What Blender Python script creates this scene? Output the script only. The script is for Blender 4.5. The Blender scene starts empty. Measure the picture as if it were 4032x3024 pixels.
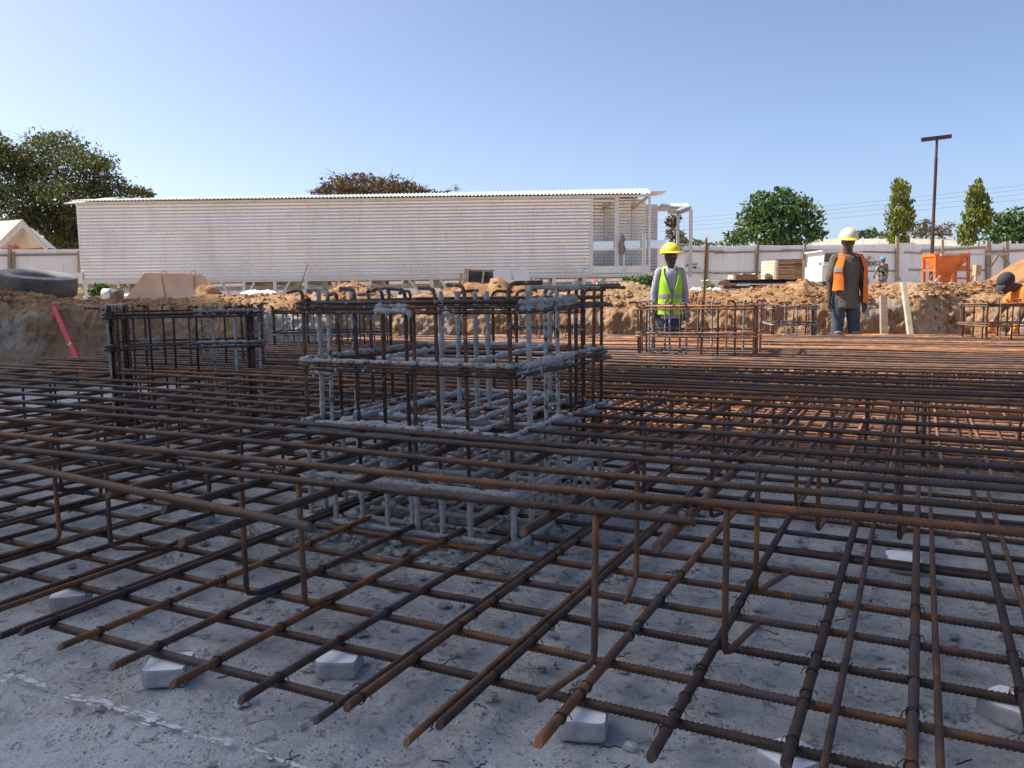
import bpy, math, random
import numpy as np
from mathutils import Vector, Matrix, noise
random.seed(7)
rng = np.random.default_rng(7)
S = bpy.context.scene
C = S.collection

# ------------------------------------------------------------ camera, sky, sun, exposure
F_PX, YAW, PITCH, ROLL, EYE = 3215.5, 0.465727, 0.112668, -0.013564, Vector((0, 0, 1.08))
fwd = Vector((-math.sin(YAW) * math.cos(PITCH), math.cos(YAW) * math.cos(PITCH), -math.sin(PITCH)))
_r0 = Vector((math.cos(YAW), math.sin(YAW), 0)); _u0 = _r0.cross(fwd)
rgt = _r0 * math.cos(ROLL) + _u0 * math.sin(ROLL)
upv = -_r0 * math.sin(ROLL) + _u0 * math.cos(ROLL)
cd = bpy.data.cameras.new('camera'); cam = bpy.data.objects.new('camera', cd); C.objects.link(cam)
cam.matrix_world = Matrix.Translation(EYE) @ Matrix((rgt, upv, -fwd)).transposed().to_4x4()
cd.sensor_width = 36; cd.lens = F_PX / 4032 * 36; cd.clip_end = 5000; cd.clip_start = 0.05
S.camera = cam
SUN_TO = Vector((-0.978, -0.208, 0.0)).normalized()
SUN_EL = math.radians(50)
w = bpy.data.worlds.new('World'); S.world = w; w.use_nodes = True
nt = w.node_tree; nt.nodes.clear()
sky = nt.nodes.new('ShaderNodeTexSky'); sky.sky_type = 'NISHITA'; sky.sun_disc = False
sky.sun_elevation = SUN_EL; sky.sun_rotation = math.atan2(SUN_TO.x, SUN_TO.y)
sky.altitude = 0; sky.air_density = 0.55; sky.dust_density = 1.9; sky.ozone_density = 0.9
bg = nt.nodes.new('ShaderNodeBackground'); bg.inputs[1].default_value = 0.15
wo = nt.nodes.new('ShaderNodeOutputWorld')
nt.links.new(sky.outputs[0], bg.inputs[0]); nt.links.new(bg.outputs[0], wo.inputs[0])
sl = bpy.data.lights.new('sun', 'SUN'); sl.energy = 4.7; sl.angle = math.radians(0.5); sl.color = (1.0, 0.93, 0.82)
so = bpy.data.objects.new('sun', sl); C.objects.link(so)
sdir = -(SUN_TO * math.cos(SUN_EL) + Vector((0, 0, math.sin(SUN_EL))))
so.rotation_euler = sdir.to_track_quat('-Z', 'Y').to_euler()
S.view_settings.view_transform = 'Standard'; S.view_settings.look = 'None'
S.view_settings.gamma = 1; S.view_settings.use_curve_mapping = False
S.view_settings.exposure = 0.66
S.cycles.max_bounces = 6; S.cycles.diffuse_bounces = 3

# ------------------------------------------------------------ measuring the photograph (pixels of the 4032 x 3024 picture)
FH = Vector((-math.sin(YAW), math.cos(YAW), 0)); RH = Vector((math.cos(YAW), math.sin(YAW), 0))
def ray(u, v): return rgt * ((u - 2016) / F_PX) - upv * ((v - 1512) / F_PX) + fwd
def at(u, v, D):                      # the point seen at (u, v) at a horizontal distance D in front of the eye
    d = ray(u, v); return EYE + d * (D / d.dot(FH))
def on(u, v, z):                      # the point seen at (u, v) on the level z
    d = ray(u, v); return EYE + d * ((z - EYE.z) / d.z)
def polar(u, D, z):
    p = at(u, 1150, D); return Vector((p.x, p.y, z))

# ------------------------------------------------------------ materials
def mk(name, rough=0.8, metal=0.0, spec=0.5):
    m = bpy.data.materials.new(name); m.use_nodes = True
    n = m.node_tree.nodes; b = n['Principled BSDF']
    b.inputs['Roughness'].default_value = rough; b.inputs['Metallic'].default_value = metal
    b.inputs['Specular IOR Level'].default_value = spec
    return m, m.node_tree, b
class NT:
    def __init__(s, nt): s.nt = nt
    def new(s, t, **k):
        n = s.nt.nodes.new(t)
        for a, v in k.items(): setattr(n, a, v)
        return n
    def link(s, a, b): s.nt.links.new(a, b)
    def coord(s, which='Object'): return s.new('ShaderNodeTexCoord').outputs[which]
    def world(s): return s.new('ShaderNodeNewGeometry').outputs['Position']
    def noise(s, vec, scale, detail=4, rough=0.55, dist=0.0, stretch=None):
        if stretch:
            mp = s.new('ShaderNodeMapping'); mp.inputs['Scale'].default_value = stretch; s.link(vec, mp.inputs['Vector']); vec = mp.outputs[0]
        n = s.new('ShaderNodeTexNoise'); s.link(vec, n.inputs['Vector'])
        n.inputs['Scale'].default_value = scale; n.inputs['Detail'].default_value = detail
        n.inputs['Roughness'].default_value = rough; n.inputs['Distortion'].default_value = dist
        return n.outputs['Fac']
    def ramp(s, fac, stops, interp='LINEAR'):
        r = s.new('ShaderNodeValToRGB'); r.color_ramp.interpolation = interp
        e = r.color_ramp.elements
        while len(e) < len(stops): e.new(0.5)
        for el, (p, c) in zip(e, stops):
            el.position = p; el.color = (*c, 1) if len(c) == 3 else c
        s.link(fac, r.inputs[0]); return r.outputs[0]
    def step(s, fac, a, b): return s.ramp(fac, [(a, (0, 0, 0)), (b, (1, 1, 1))])
    def mix(s, fac, a, b, mode='MIX'):
        n = s.new('ShaderNodeMix', data_type='RGBA', blend_type=mode)
        for sock, v in ((n.inputs[0], fac), (n.inputs[6], a), (n.inputs[7], b)):
            if hasattr(v, 'links') or hasattr(v, 'is_linked'): s.link(v, sock)
            elif isinstance(v, (int, float)): sock.default_value = v
            else: sock.default_value = (*v, 1)
        return n.outputs[2]
    def math(s, op, a, b=0.0, clamp=False):
        n = s.new('ShaderNodeMath', operation=op); n.use_clamp = clamp
        for sock, v in ((n.inputs[0], a), (n.inputs[1], b)):
            if hasattr(v, 'is_linked'): s.link(v, sock)
            else: sock.default_value = v
        return n.outputs[0]
    def bump(s, h, bsdf, strength=0.4, dist=0.01):
        b = s.new('ShaderNodeBump'); b.inputs['Strength'].default_value = strength; b.inputs['Distance'].default_value = dist
        s.link(h, b.inputs['Height']); s.link(b.outputs[0], bsdf.inputs['Normal'])
    def rand(s): return s.new('ShaderNodeObjectInfo').outputs['Random']
    def island(s): return s.new('ShaderNodeNewGeometry').outputs['Random Per Island']

def simple(name, ca, cb, scale=6, rough=0.8, metal=0.0, bump=0.15, bdist=0.005, coord='Object', lo=0.3, hi=0.7, stretch=None, rand=0.0):
    m, t, b = mk(name, rough, metal); N = NT(t)
    v = N.coord(coord) if coord != 'World' else N.world()
    f = N.noise(v, scale, 6, 0.6, 0.2, stretch)
    if rand: f = N.math('ADD', f, N.math('MULTIPLY', N.math('SUBTRACT', N.rand(), 0.5), rand))
    N.link(N.ramp(f, [(lo, ca), (hi, cb)]), b.inputs['Base Color'])
    if bump: N.bump(N.noise(v, scale * 6, 4, 0.6), b, bump, bdist)
    return m

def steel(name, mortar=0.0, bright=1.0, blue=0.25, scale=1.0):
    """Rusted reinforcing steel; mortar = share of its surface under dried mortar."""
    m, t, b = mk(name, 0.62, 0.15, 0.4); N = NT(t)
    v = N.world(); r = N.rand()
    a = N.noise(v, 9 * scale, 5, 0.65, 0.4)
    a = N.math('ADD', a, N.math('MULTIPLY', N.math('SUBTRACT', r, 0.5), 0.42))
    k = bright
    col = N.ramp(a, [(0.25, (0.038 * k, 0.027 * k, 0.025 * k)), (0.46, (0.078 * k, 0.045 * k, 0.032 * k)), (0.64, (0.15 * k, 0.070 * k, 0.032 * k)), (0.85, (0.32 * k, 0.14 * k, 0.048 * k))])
    fine = N.noise(v, 130, 3, 0.6)
    col = N.mix(N.math('MULTIPLY', N.step(fine, 0.52, 0.7), 0.35), col, (0.26 * k, 0.115 * k, 0.05 * k))
    s = N.math('MULTIPLY', N.step(N.noise(v, 5, 3, 0.5, 0.5), 0.52, 0.62), N.step(N.math('FRACT', N.math('MULTIPLY', r, 7.3)), 1 - 2 * blue, 1.0))
    col = N.mix(N.math('MULTIPLY', s, 0.85), col, (0.055, 0.058, 0.075))
    h = N.noise(v, 260, 3, 0.6)
    if mortar > 0:
        mm = N.step(N.noise(v, 34, 5, 0.65, 0.3), 0.70 - 0.45 * mortar, 0.76 - 0.45 * mortar)
        mc = N.ramp(N.noise(v, 60, 4), [(0.3, (0.27, 0.275, 0.28)), (0.7, (0.45, 0.45, 0.44))])
        col = N.mix(mm, col, mc); h = N.math('ADD', h, N.math('MULTIPLY', mm, N.math('ADD', 1.0, N.math('MULTIPLY', N.noise(v, 90, 4, 0.7), 6.0))))
        N.link(N.math('ADD', N.math('MULTIPLY', mm, 0.3), 0.6), b.inputs['Roughness'])
    N.link(col, b.inputs['Base Color']); N.bump(h, b, 0.5, 0.002)
    return m

M = {}
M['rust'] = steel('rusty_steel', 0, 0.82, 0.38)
M['rust_sunlit'] = steel('sunlit_rust', 0, 2.3, 0.10)  # brighter copy of the rust: sunlight on the far bars put into its colour
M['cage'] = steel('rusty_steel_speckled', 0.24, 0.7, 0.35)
M['cage_far'] = steel('rusty_steel_bright', 0.26, 1.7, 0.1)  # brighter, less blue speckled steel for the far cages
M['mortared'] = steel('steel_under_mortar', 1.0)
M['halfmortar'] = steel('steel_half_under_mortar', 0.62)
M['wire'] = simple('black_tie_wire', (0.012, 0.011, 0.012), (0.04, 0.03, 0.028), 40, 0.5, 0.5, 0)
def concrete_floor():
    m, t, b = mk('blinding_concrete', 0.92, 0, 0.3); N = NT(t); v = N.world()
    big = N.noise(v, 1.1, 5, 0.6, 0.3); mid = N.noise(v, 7, 6, 0.65, 0.5); fine = N.noise(v, 45, 5, 0.7); grit = N.noise(v, 190, 3, 0.7)
    f = N.math('ADD', N.math('MULTIPLY', big, 0.45), N.math('ADD', N.math('MULTIPLY', mid, 0.35), N.math('MULTIPLY', fine, 0.3)))
    col = N.ramp(f, [(0.37, (0.23, 0.24, 0.24)), (0.48, (0.47, 0.495, 0.495)), (0.60, (0.63, 0.655, 0.65))])
    col = N.mix(N.math('MULTIPLY', N.step(N.noise(v, 3.1, 6, 0.65, 0.6), 0.52, 0.66), 0.6), col, (0.38, 0.345, 0.29))
    vo = N.new('ShaderNodeTexVoronoi'); vo.inputs['Scale'].default_value = 55; N.link(v, vo.inputs['Vector'])
    pits = N.math('MULTIPLY', N.ramp(vo.outputs['Distance'], [(0.12, (1, 1, 1)), (0.28, (0, 0, 0))]), N.step(mid, 0.45, 0.6))
    col = N.mix(N.math('MULTIPLY', pits, 0.6), col, (0.12, 0.115, 0.11))
    col = N.mix(N.math('MULTIPLY', N.step(fine, 0.60, 0.66), 0.55), col, (0.60, 0.59, 0.58))
    col = N.mix(N.math('MULTIPLY', N.step(N.noise(v, 19, 6, 0.72, 0.9), 0.55, 0.62), 0.7), col, (0.17, 0.165, 0.16))
    sp = N.new('ShaderNodeSeparateXYZ'); N.link(v, sp.inputs[0])          # ochre tint over the far right part of the floor
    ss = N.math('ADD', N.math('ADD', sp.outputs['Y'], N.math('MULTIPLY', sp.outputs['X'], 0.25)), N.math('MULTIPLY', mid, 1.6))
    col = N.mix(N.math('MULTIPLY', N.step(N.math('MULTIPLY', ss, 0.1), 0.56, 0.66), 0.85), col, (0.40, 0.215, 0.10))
    N.link(col, b.inputs['Base Color'])
    h = N.math('ADD', N.math('MULTIPLY', fine, 1.6), N.math('ADD', N.math('MULTIPLY', grit, 0.6), N.math('MULTIPLY', pits, -1.2)))
    N.bump(h, b, 1.0, 0.016)
    return m
M['blinding'] = concrete_floor()
def earth(name, stops, patch, pscale=0.9, fine=22, bump=0.8, bd=0.03):
    m, t, b = mk(name, 0.95, 0, 0.15); N = NT(t); v = N.world()
    a = N.noise(v, 1.7, 7, 0.62, 0.6); g = N.noise(v, fine, 6, 0.7)
    f = N.math('ADD', N.math('MULTIPLY', a, 0.7), N.math('MULTIPLY', g, 0.3))
    col = N.ramp(f, stops)
    col = N.mix(N.step(N.noise(v, pscale, 5, 0.6, 0.8), 0.53, 0.62), col, patch)
    col = N.mix(N.math('MULTIPLY', N.step(N.noise(v, 36, 4, 0.7), 0.60, 0.68), 0.55), col, (0.62, 0.50, 0.37))
    col = N.mix(N.math('MULTIPLY', N.step(N.noise(v, 15, 6, 0.75, 0.5), 0.58, 0.68), 0.5), col, (0.20, 0.10, 0.05))
    N.link(col, b.inputs['Base Color'])
    N.bump(N.math('ADD', N.math('MULTIPLY', N.noise(v, 7, 8, 0.75, 0.3), 1.0), N.math('MULTIPLY', g, 0.6)), b, 1.0, bd * 2)
    return m
M['earth'] = earth('ochre_earth', [(0.32, (0.26, 0.13, 0.06)), (0.48, (0.43, 0.235, 0.115)), (0.64, (0.56, 0.37, 0.21))], (0.56, 0.37, 0.22))
M['wall_earth'] = earth('cut_earth', [(0.32, (0.29, 0.16, 0.085)), (0.48, (0.47, 0.285, 0.15)), (0.66, (0.56, 0.39, 0.25))], (0.55, 0.47, 0.39), 0.8)
M['dry_ground'] = earth('dry_dusty_ground', [(0.32, (0.31, 0.23, 0.16)), (0.5, (0.45, 0.335, 0.23)), (0.7, (0.53, 0.42, 0.31))], (0.48, 0.38, 0.28))
M['spoil'] = earth('red_spoil', [(0.32, (0.22, 0.085, 0.035)), (0.48, (0.36, 0.16, 0.065)), (0.66, (0.48, 0.25, 0.11))], (0.42, 0.21, 0.09), 1.5)
M['sand'] = earth('building_sand', [(0.32, (0.30, 0.15, 0.06)), (0.5, (0.44, 0.24, 0.10)), (0.7, (0.54, 0.33, 0.16))], (0.46, 0.26, 0.11), 2.5, 30, 0.4)
M['rock'] = earth('pale_rock', [(0.32, (0.26, 0.14, 0.07)), (0.5, (0.42, 0.24, 0.12)), (0.7, (0.56, 0.40, 0.26))], (0.50, 0.36, 0.24), 3)
def zinc(name, col, rough, metal, dirt=(0.45, 0.36, 0.27), amt=0.25):
    m, t, b = mk(name, rough, metal); N = NT(t); v = N.world()
    f = N.noise(v, 1.3, 4, 0.6, 0.2)
    c = N.mix(N.math('MULTIPLY', N.step(f, 0.45, 0.7), amt), col, dirt)
    c = N.mix(N.math('MULTIPLY', N.step(N.noise(v, 1.6, 5, 0.65, 0.3, (3, 3, .35)), 0.5, 0.75), 0.22), c, (0.32, 0.28, 0.25))
    c = N.mix(N.math('MULTIPLY', N.math('SUBTRACT', N.rand(), 0.3, True), 0.16), c, (0.35, 0.35, 0.36))
    N.link(c, b.inputs['Base Color'])
    N.link(N.math('ADD', N.math('MULTIPLY', f, 0.16), rough - 0.08), b.inputs['Roughness'])
    return m
M['clad'] = zinc('bare_zinc_cladding', (0.80, 0.80, 0.79), 0.26, 0.78, (0.58, 0.48, 0.38), amt=0.22)
M['roof_sheet'] = zinc('white_roof_sheet', (0.80, 0.79, 0.75), 0.5, 0.05, amt=0.1)
M['steel_white'] = zinc('galvanised_frame', (0.70, 0.69, 0.66), 0.45, 0.25, amt=0.2)
M['galv'] = zinc('smooth_zinc_panel', (0.82, 0.84, 0.86), 0.22, 0.9, amt=0.1)
M['fence_sheet'] = zinc('weathered_fence_sheet', (0.86, 0.87, 0.88), 0.5, 0.0, (0.72, 0.66, 0.60), 0.25)
M['timber'] = simple('grey_timber', (0.22, 0.16, 0.115), (0.42, 0.32, 0.235), 4, 0.85, 0, 0.3, 0.004, 'World', 0.3, 0.7, (1, 1, 6), 0.3)
M['timber_pale'] = simple('pale_timber', (0.42, 0.33, 0.22), (0.66, 0.56, 0.42), 5, 0.85, 0, 0.3, 0.004, 'World', 0.3, 0.7, (2, 2, 2))
M['timber_brown'] = simple('brown_boards', (0.15, 0.075, 0.04), (0.36, 0.20, 0.11), 5, 0.85, 0, 0.3, 0.004, 'World', 0.3, 0.7, (1, 1, 7), 0.4)
M['tyre'] = simple('tyre_rubber', (0.05, 0.047, 0.045), (0.21, 0.165, 0.13), 5, 0.75, 0, 0.2)
M['tyre_dust'] = simple('dusty_tyre_wall', (0.22, 0.20, 0.18), (0.42, 0.38, 0.33), 5, 0.9, 0, 0.2)
M['barrier'] = simple('dusty_concrete', (0.52, 0.33, 0.21), (0.66, 0.49, 0.37), 2.5, 0.9, 0, 0.3, 0.01)
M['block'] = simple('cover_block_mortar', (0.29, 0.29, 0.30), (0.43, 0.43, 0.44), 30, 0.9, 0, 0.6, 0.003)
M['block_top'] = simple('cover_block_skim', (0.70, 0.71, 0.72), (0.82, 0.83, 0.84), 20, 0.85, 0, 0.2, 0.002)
M['chalk'] = simple('white_lime', (0.52, 0.53, 0.54), (0.68, 0.69, 0.70), 30, 0.95, 0, 0.4, 0.003)
M['orange_paint'] = simple('orange_paint', (0.62, 0.15, 0.03), (0.80, 0.22, 0.045), 3, 0.45, 0, 0.05)
M['orange_dark'] = simple('dirty_orange_paint', (0.45, 0.11, 0.03), (0.70, 0.18, 0.04), 5, 0.5, 0, 0.1)
M['pole'] = simple('red_oxide_pole', (0.05, 0.03, 0.03), (0.10, 0.05, 0.045), 3, 0.6, 0.2, 0.1)
M['white_paint'] = simple('white_paint', (0.68, 0.67, 0.63), (0.80, 0.79, 0.76), 3, 0.4, 0, 0)
M['white_board'] = simple('white_faced_board', (0.60, 0.64, 0.66), (0.72, 0.75, 0.76), 3, 0.5, 0, 0)
M['black_ply'] = simple('black_film_plywood', (0.022, 0.018, 0.018), (0.10, 0.07, 0.055), 4, 0.45, 0, 0.1)
M['red_alu'] = simple('red_straightedge', (0.55, 0.02, 0.06), (0.68, 0.035, 0.09), 3, 0.45, 0, 0)
M['lime_vial'] = simple('green_vial', (0.25, 0.6, 0.05), (0.35, 0.75, 0.1), 3, 0.4, 0, 0)
M['glass'] = simple('dark_glass', (0.05, 0.06, 0.065), (0.10, 0.12, 0.12), 2, 0.08, 0, 0)
M['ink'] = simple('black_print', (0.03, 0.03, 0.035), (0.07, 0.07, 0.075), 8, 0.7, 0, 0)
M['ink_faint'] = simple('brown_print', (0.30, 0.22, 0.17), (0.40, 0.31, 0.25), 8, 0.7, 0, 0)
M['skin'] = simple('dark_skin', (0.085, 0.045, 0.032), (0.13, 0.072, 0.050), 9, 0.5, 0, 0.05)
M['hat_yellow'] = simple('yellow_hard_hat', (0.75, 0.60, 0.03), (0.80, 0.66, 0.06), 3, 0.35, 0, 0)
M['hat_white'] = simple('cream_hard_hat', (0.62, 0.57, 0.40), (0.74, 0.70, 0.55), 5, 0.4, 0, 0)
M['vest_lime'] = simple('lime_vest', (0.33, 0.62, 0.02), (0.45, 0.75, 0.04), 6, 0.8, 0, 0.3, 0.01)
M['vest_orange'] = simple('orange_vest', (0.75, 0.16, 0.015), (0.88, 0.24, 0.03), 6, 0.8, 0, 0.3, 0.01)
M['band'] = simple('reflective_band', (0.30, 0.27, 0.22), (0.40, 0.37, 0.31), 8, 0.5, 0.2, 0)
M['tee'] = simple('grey_brown_tshirt', (0.14, 0.115, 0.088), (0.23, 0.195, 0.15), 7, 0.95, 0, 0.8, 0.05)
M['jeans'] = simple('blue_jeans', (0.035, 0.048, 0.062), (0.085, 0.11, 0.135), 7, 0.9, 0, 0.3, 0.01)
M['jeans_dark'] = simple('dark_jeans', (0.02, 0.032, 0.06), (0.05, 0.075, 0.12), 7, 0.9, 0, 0.3, 0.01)
M['cap'] = simple('black_cap', (0.025, 0.024, 0.027), (0.05, 0.048, 0.052), 9, 0.85, 0, 0.2)
M['teal'] = simple('teal_headscarf', (0.02, 0.20, 0.30), (0.10, 0.42, 0.55), 14, 0.8, 0, 0.3)
M['camo'] = simple('patterned_wrap', (0.035, 0.032, 0.028), (0.42, 0.36, 0.30), 11, 0.9, 0, 0.2, 0.005, 'Object', 0.46, 0.56)
M['cloth_grey'] = simple('grey_cloth', (0.16, 0.145, 0.15), (0.28, 0.26, 0.26), 8, 0.95, 0, 0.4, 0.02)
M['glove'] = simple('orange_glove', (0.75, 0.20, 0.02), (0.85, 0.30, 0.05), 12, 0.9, 0, 0.3)
M['tarp'] = simple('pale_tarpaulin', (0.50, 0.55, 0.62), (0.72, 0.75, 0.78), 4, 0.6, 0, 0.3, 0.03)
M['card'] = simple('broken_cardboard', (0.40, 0.25, 0.11), (0.58, 0.42, 0.22), 5, 0.9, 0, 0.2)
M['tape'] = simple('red_white_tape', (0.60, 0.05, 0.08), (0.75, 0.55, 0.55), 10, 0.7, 0, 0, 0.01, 'Object', 0.45, 0.55)
M['cord'] = simple('orange_cord', (0.70, 0.15, 0.06), (0.75, 0.25, 0.12), 10, 0.7, 0, 0)
M['house_wall'] = simple('orange_render', (0.55, 0.17, 0.05), (0.68, 0.24, 0.08), 2, 0.85, 0, 0)
M['fascia'] = simple('cream_fascia', (0.55, 0.50, 0.45), (0.68, 0.63, 0.57), 4, 0.8, 0, 0)
M['house_roof'] = simple('pale_roof_metal', (0.52, 0.48, 0.38), (0.64, 0.60, 0.50), 2, 0.5, 0.2, 0)
M['block_wall'] = simple('rendered_wall', (0.42, 0.38, 0.33), (0.55, 0.50, 0.44), 1.5, 0.9, 0, 0.1)
def stripes():
    m, t, b = mk('striped_shirt', 0.9); N = NT(t); v = N.coord('Object')
    wv = N.new('ShaderNodeTexWave', wave_type='BANDS', bands_direction='X'); wv.inputs['Scale'].default_value = 14; wv.inputs['Distortion'].default_value = 0.6
    N.link(v, wv.inputs['Vector'])
    N.link(N.ramp(wv.outputs['Fac'], [(0.35, (0.22, 0.22, 0.29)), (0.6, (0.50, 0.48, 0.52))]), b.inputs['Base Color'])
    N.bump(N.noise(v, 9, 4, 0.6, 1.0), b, 0.5, 0.02)
    return m
M['stripes'] = stripes()
def leafmat(name, stops):
    m, t, b = mk(name, 0.6, 0, 0.35); N = NT(t)
    f = N.math('ADD', N.math('MULTIPLY', N.island(), 0.6), N.math('MULTIPLY', N.noise(N.world(), 0.35, 3), 0.4))
    c = N.ramp(f, stops); N.link(c, b.inputs['Base Color'])
    tr = N.new('ShaderNodeBsdfTranslucent'); N.link(c, tr.inputs['Color'])
    mx = N.new('ShaderNodeMixShader'); mx.inputs[0].default_value = 0.3
    N.link(b.outputs[0], mx.inputs[1]); N.link(tr.outputs[0], mx.inputs[2])
    N.link(mx.outputs[0], t.nodes['Material Output'].inputs['Surface'])
    return m
M['leaf_mixed'] = leafmat('mixed_foliage', [(0.25, (0.045, 0.075, 0.022)), (0.50, (0.095, 0.150, 0.032)), (0.68, (0.15, 0.13, 0.055)), (0.85, (0.28, 0.25, 0.05))])
M['leaf_brown'] = leafmat('dry_brown_foliage', [(0.25, (0.075, 0.050, 0.040)), (0.55, (0.15, 0.105, 0.075)), (0.8, (0.22, 0.17, 0.07))])
M['leaf_green'] = leafmat('green_foliage', [(0.25, (0.028, 0.075, 0.020)), (0.50, (0.065, 0.135, 0.034)), (0.78, (0.17, 0.24, 0.075))])
M['leaf_mast'] = leafmat('olive_foliage', [(0.25, (0.070, 0.105, 0.016)), (0.50, (0.145, 0.18, 0.026)), (0.78, (0.27, 0.28, 0.05))])
M['bark'] = simple('bark', (0.05, 0.038, 0.030), (0.13, 0.10, 0.08), 3, 0.9, 0, 0.4, 0.02)

# ------------------------------------------------------------ mesh helpers
class MB:
    def __init__(s): s.v = []; s.f = []; s.mi = []
    def add(s, vs, fs, mi=0):
        o = len(s.v); s.v += [tuple(p) for p in vs]; s.f += [tuple(i + o for i in f) for f in fs]; s.mi += [mi] * len(fs); return s
    def box(s, c, size, rot=None, mi=0):
        c = Vector(c); h = [x / 2 for x in size]; R = rot if rot is not None else Matrix.Identity(3)
        vs = [c + R @ Vector((a * h[0], b * h[1], d * h[2])) for a in (-1, 1) for b in (-1, 1) for d in (-1, 1)]
        return s.add(vs, [(0, 1, 3, 2), (4, 6, 7, 5), (0, 4, 5, 1), (2, 3, 7, 6), (0, 2, 6, 4), (1, 5, 7, 3)], mi)
    def beam(s, a, b, wd, hg, upd=(0, 0, 1), mi=0, cham=0.0):
        a = Vector(a); b = Vector(b); x = (b - a).normalized(); y = Vector(upd).cross(x)
        if y.length < 1e-4: y = Vector((0, 1, 0)).cross(x)
        y.normalize(); z = x.cross(y)
        return s.box((a + b) / 2, ((b - a).length, wd, hg), Matrix((x, y, z)).transposed(), mi)
    def tube(s, path, r, seg=8, cap=True, mi=0):
        P = [Vector(p) for p in path]; n = len(P); rs = r if isinstance(r, (list, tuple)) else [r] * n
        t0 = (P[1] - P[0]).normalized(); up = Vector((0, 0, 1)) if abs(t0.z) < 0.9 else Vector((1, 0, 0))
        nrm = (up - t0 * up.dot(t0)).normalized(); vs = []
        for i in range(n):
            t = (P[min(i + 1, n - 1)] - P[max(i - 1, 0)]).normalized()
            nrm = (nrm - t * nrm.dot(t)).normalized(); bn = t.cross(nrm)
            for k in range(seg):
                a = 2 * math.pi * k / seg
                vs.append(P[i] + (nrm * math.cos(a) + bn * math.sin(a)) * rs[i])
        fs = [(i * seg + k, i * seg + (k + 1) % seg, (i + 1) * seg + (k + 1) % seg, (i + 1) * seg + k) for i in range(n - 1) for k in range(seg)]
        if cap: fs += [tuple(range(seg))[::-1], tuple(range((n - 1) * seg, n * seg))]
        return s.add(vs, fs, mi)
    def grid(s, P, mi=0, closed=False):          # P: rows of points
        r, c = len(P), len(P[0])
        fs = [(i * c + j, i * c + (j + 1) % c, (i + 1) * c + (j + 1) % c, (i + 1) * c + j) for i in range(r - 1) for j in range(c if closed else c - 1)]
        return s.add([p for row in P for p in row], fs, mi)
    def mesh(s, name, mats, smooth=False):
        me = bpy.data.meshes.new(name); me.from_pydata(s.v, [], s.f)
        for m in (mats if isinstance(mats, (list, tuple)) else [mats]): me.materials.append(m)
        me.polygons.foreach_set('material_index', s.mi)
        if smooth: me.polygons.foreach_set('use_smooth', [True] * len(s.f))
        me.update(); return me
    def build(s, name, mats, parent=None, smooth=False, loc=None, local=False):
        return link(name, s.mesh(name, mats, smooth), parent, loc, local)
def link(name, me, parent=None, loc=None, local=False):
    o = bpy.data.objects.new(name, me); C.objects.link(o)
    if loc is not None: o.location = loc
    if parent is not None:
        o.parent = parent
        if not local: o.matrix_parent_inverse = parent.matrix_basis.inverted()
    return o
def tag(o, label, cat=None, group=None, kind=None):
    if label: o['label'] = label
    if cat: o['category'] = cat
    if group: o['group'] = group
    if kind: o['kind'] = kind
    return o
def thing(name, label, cat, loc=(0, 0, 0), rotz=0.0, group=None):
    o = bpy.data.objects.new(name, None); C.objects.link(o); o.empty_display_size = 0.1
    o.location = loc; o.rotation_euler = (0, 0, rotz)
    return tag(o, label, cat, group)
def struct(o): o['kind'] = 'structure'; return o
def fbm(p, sc=1.0, oct=4, H=0.9): return noise.fractal(Vector(p) * sc, H, 2.0, oct)
def blob(mb, c, r, n=2, rough=0.25, seed=0, mi=0, flat=False):
    """An irregular stone."""
    c = Vector(c); r = Vector(r) if not isinstance(r, (int, float)) else Vector((r, r, r))
    rows, cols = 4 + 3 * n, 6 + 4 * n; P = []
    for i in range(rows + 1):
        th = math.pi * i / rows; row = []
        for j in range(cols):
            ph = 2 * math.pi * j / cols
            d = Vector((math.sin(th) * math.cos(ph), math.sin(th) * math.sin(ph), math.cos(th)))
            k = 1 + rough * noise.noise(d * 1.7 + Vector((seed * 3.1, seed * 1.7, 0))) + rough * 0.5 * noise.noise(d * 4.1 + Vector((0, seed * 2.3, 5)))
            row.append(c + Vector((d.x * r.x, d.y * r.y, d.z * r.z)) * k)
        P.append(row)
    return mb.grid(P, mi, True)
# ------------------------------------------------------------ pit floor
def axis(lo, hi, a, b, fine, coarse):
    xs = list(np.arange(lo, a, coarse)) + list(np.arange(a, b, fine)) + list(np.arange(b, hi + coarse, coarse)); return xs
gx = axis(-16, 10, -4.2, 1.3, 0.032, 0.5); gy = axis(-6, 16, 0.9, 4.3, 0.032, 0.5)
mb = MB(); P = []
for y in gy:
    row = []
    for x in gx:
        z = 0.014 * fbm((x, y, 0), 1.1, 2)
        if -4.2 <= x <= 1.3 and 0.9 <= y <= 4.3:
            z += 0.009 * fbm((x, y, 3), 9, 3) + 0.007 * max(0, noise.noise((x * 24, y * 24, 1))) - 0.006 * max(0, noise.noise((x * 15, y * 15, 7)))
        row.append((x, y, z - 0.012))
    P.append(row)
mb.grid(P); struct(mb.build('concrete_floor', M['blinding'], smooth=True))
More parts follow.
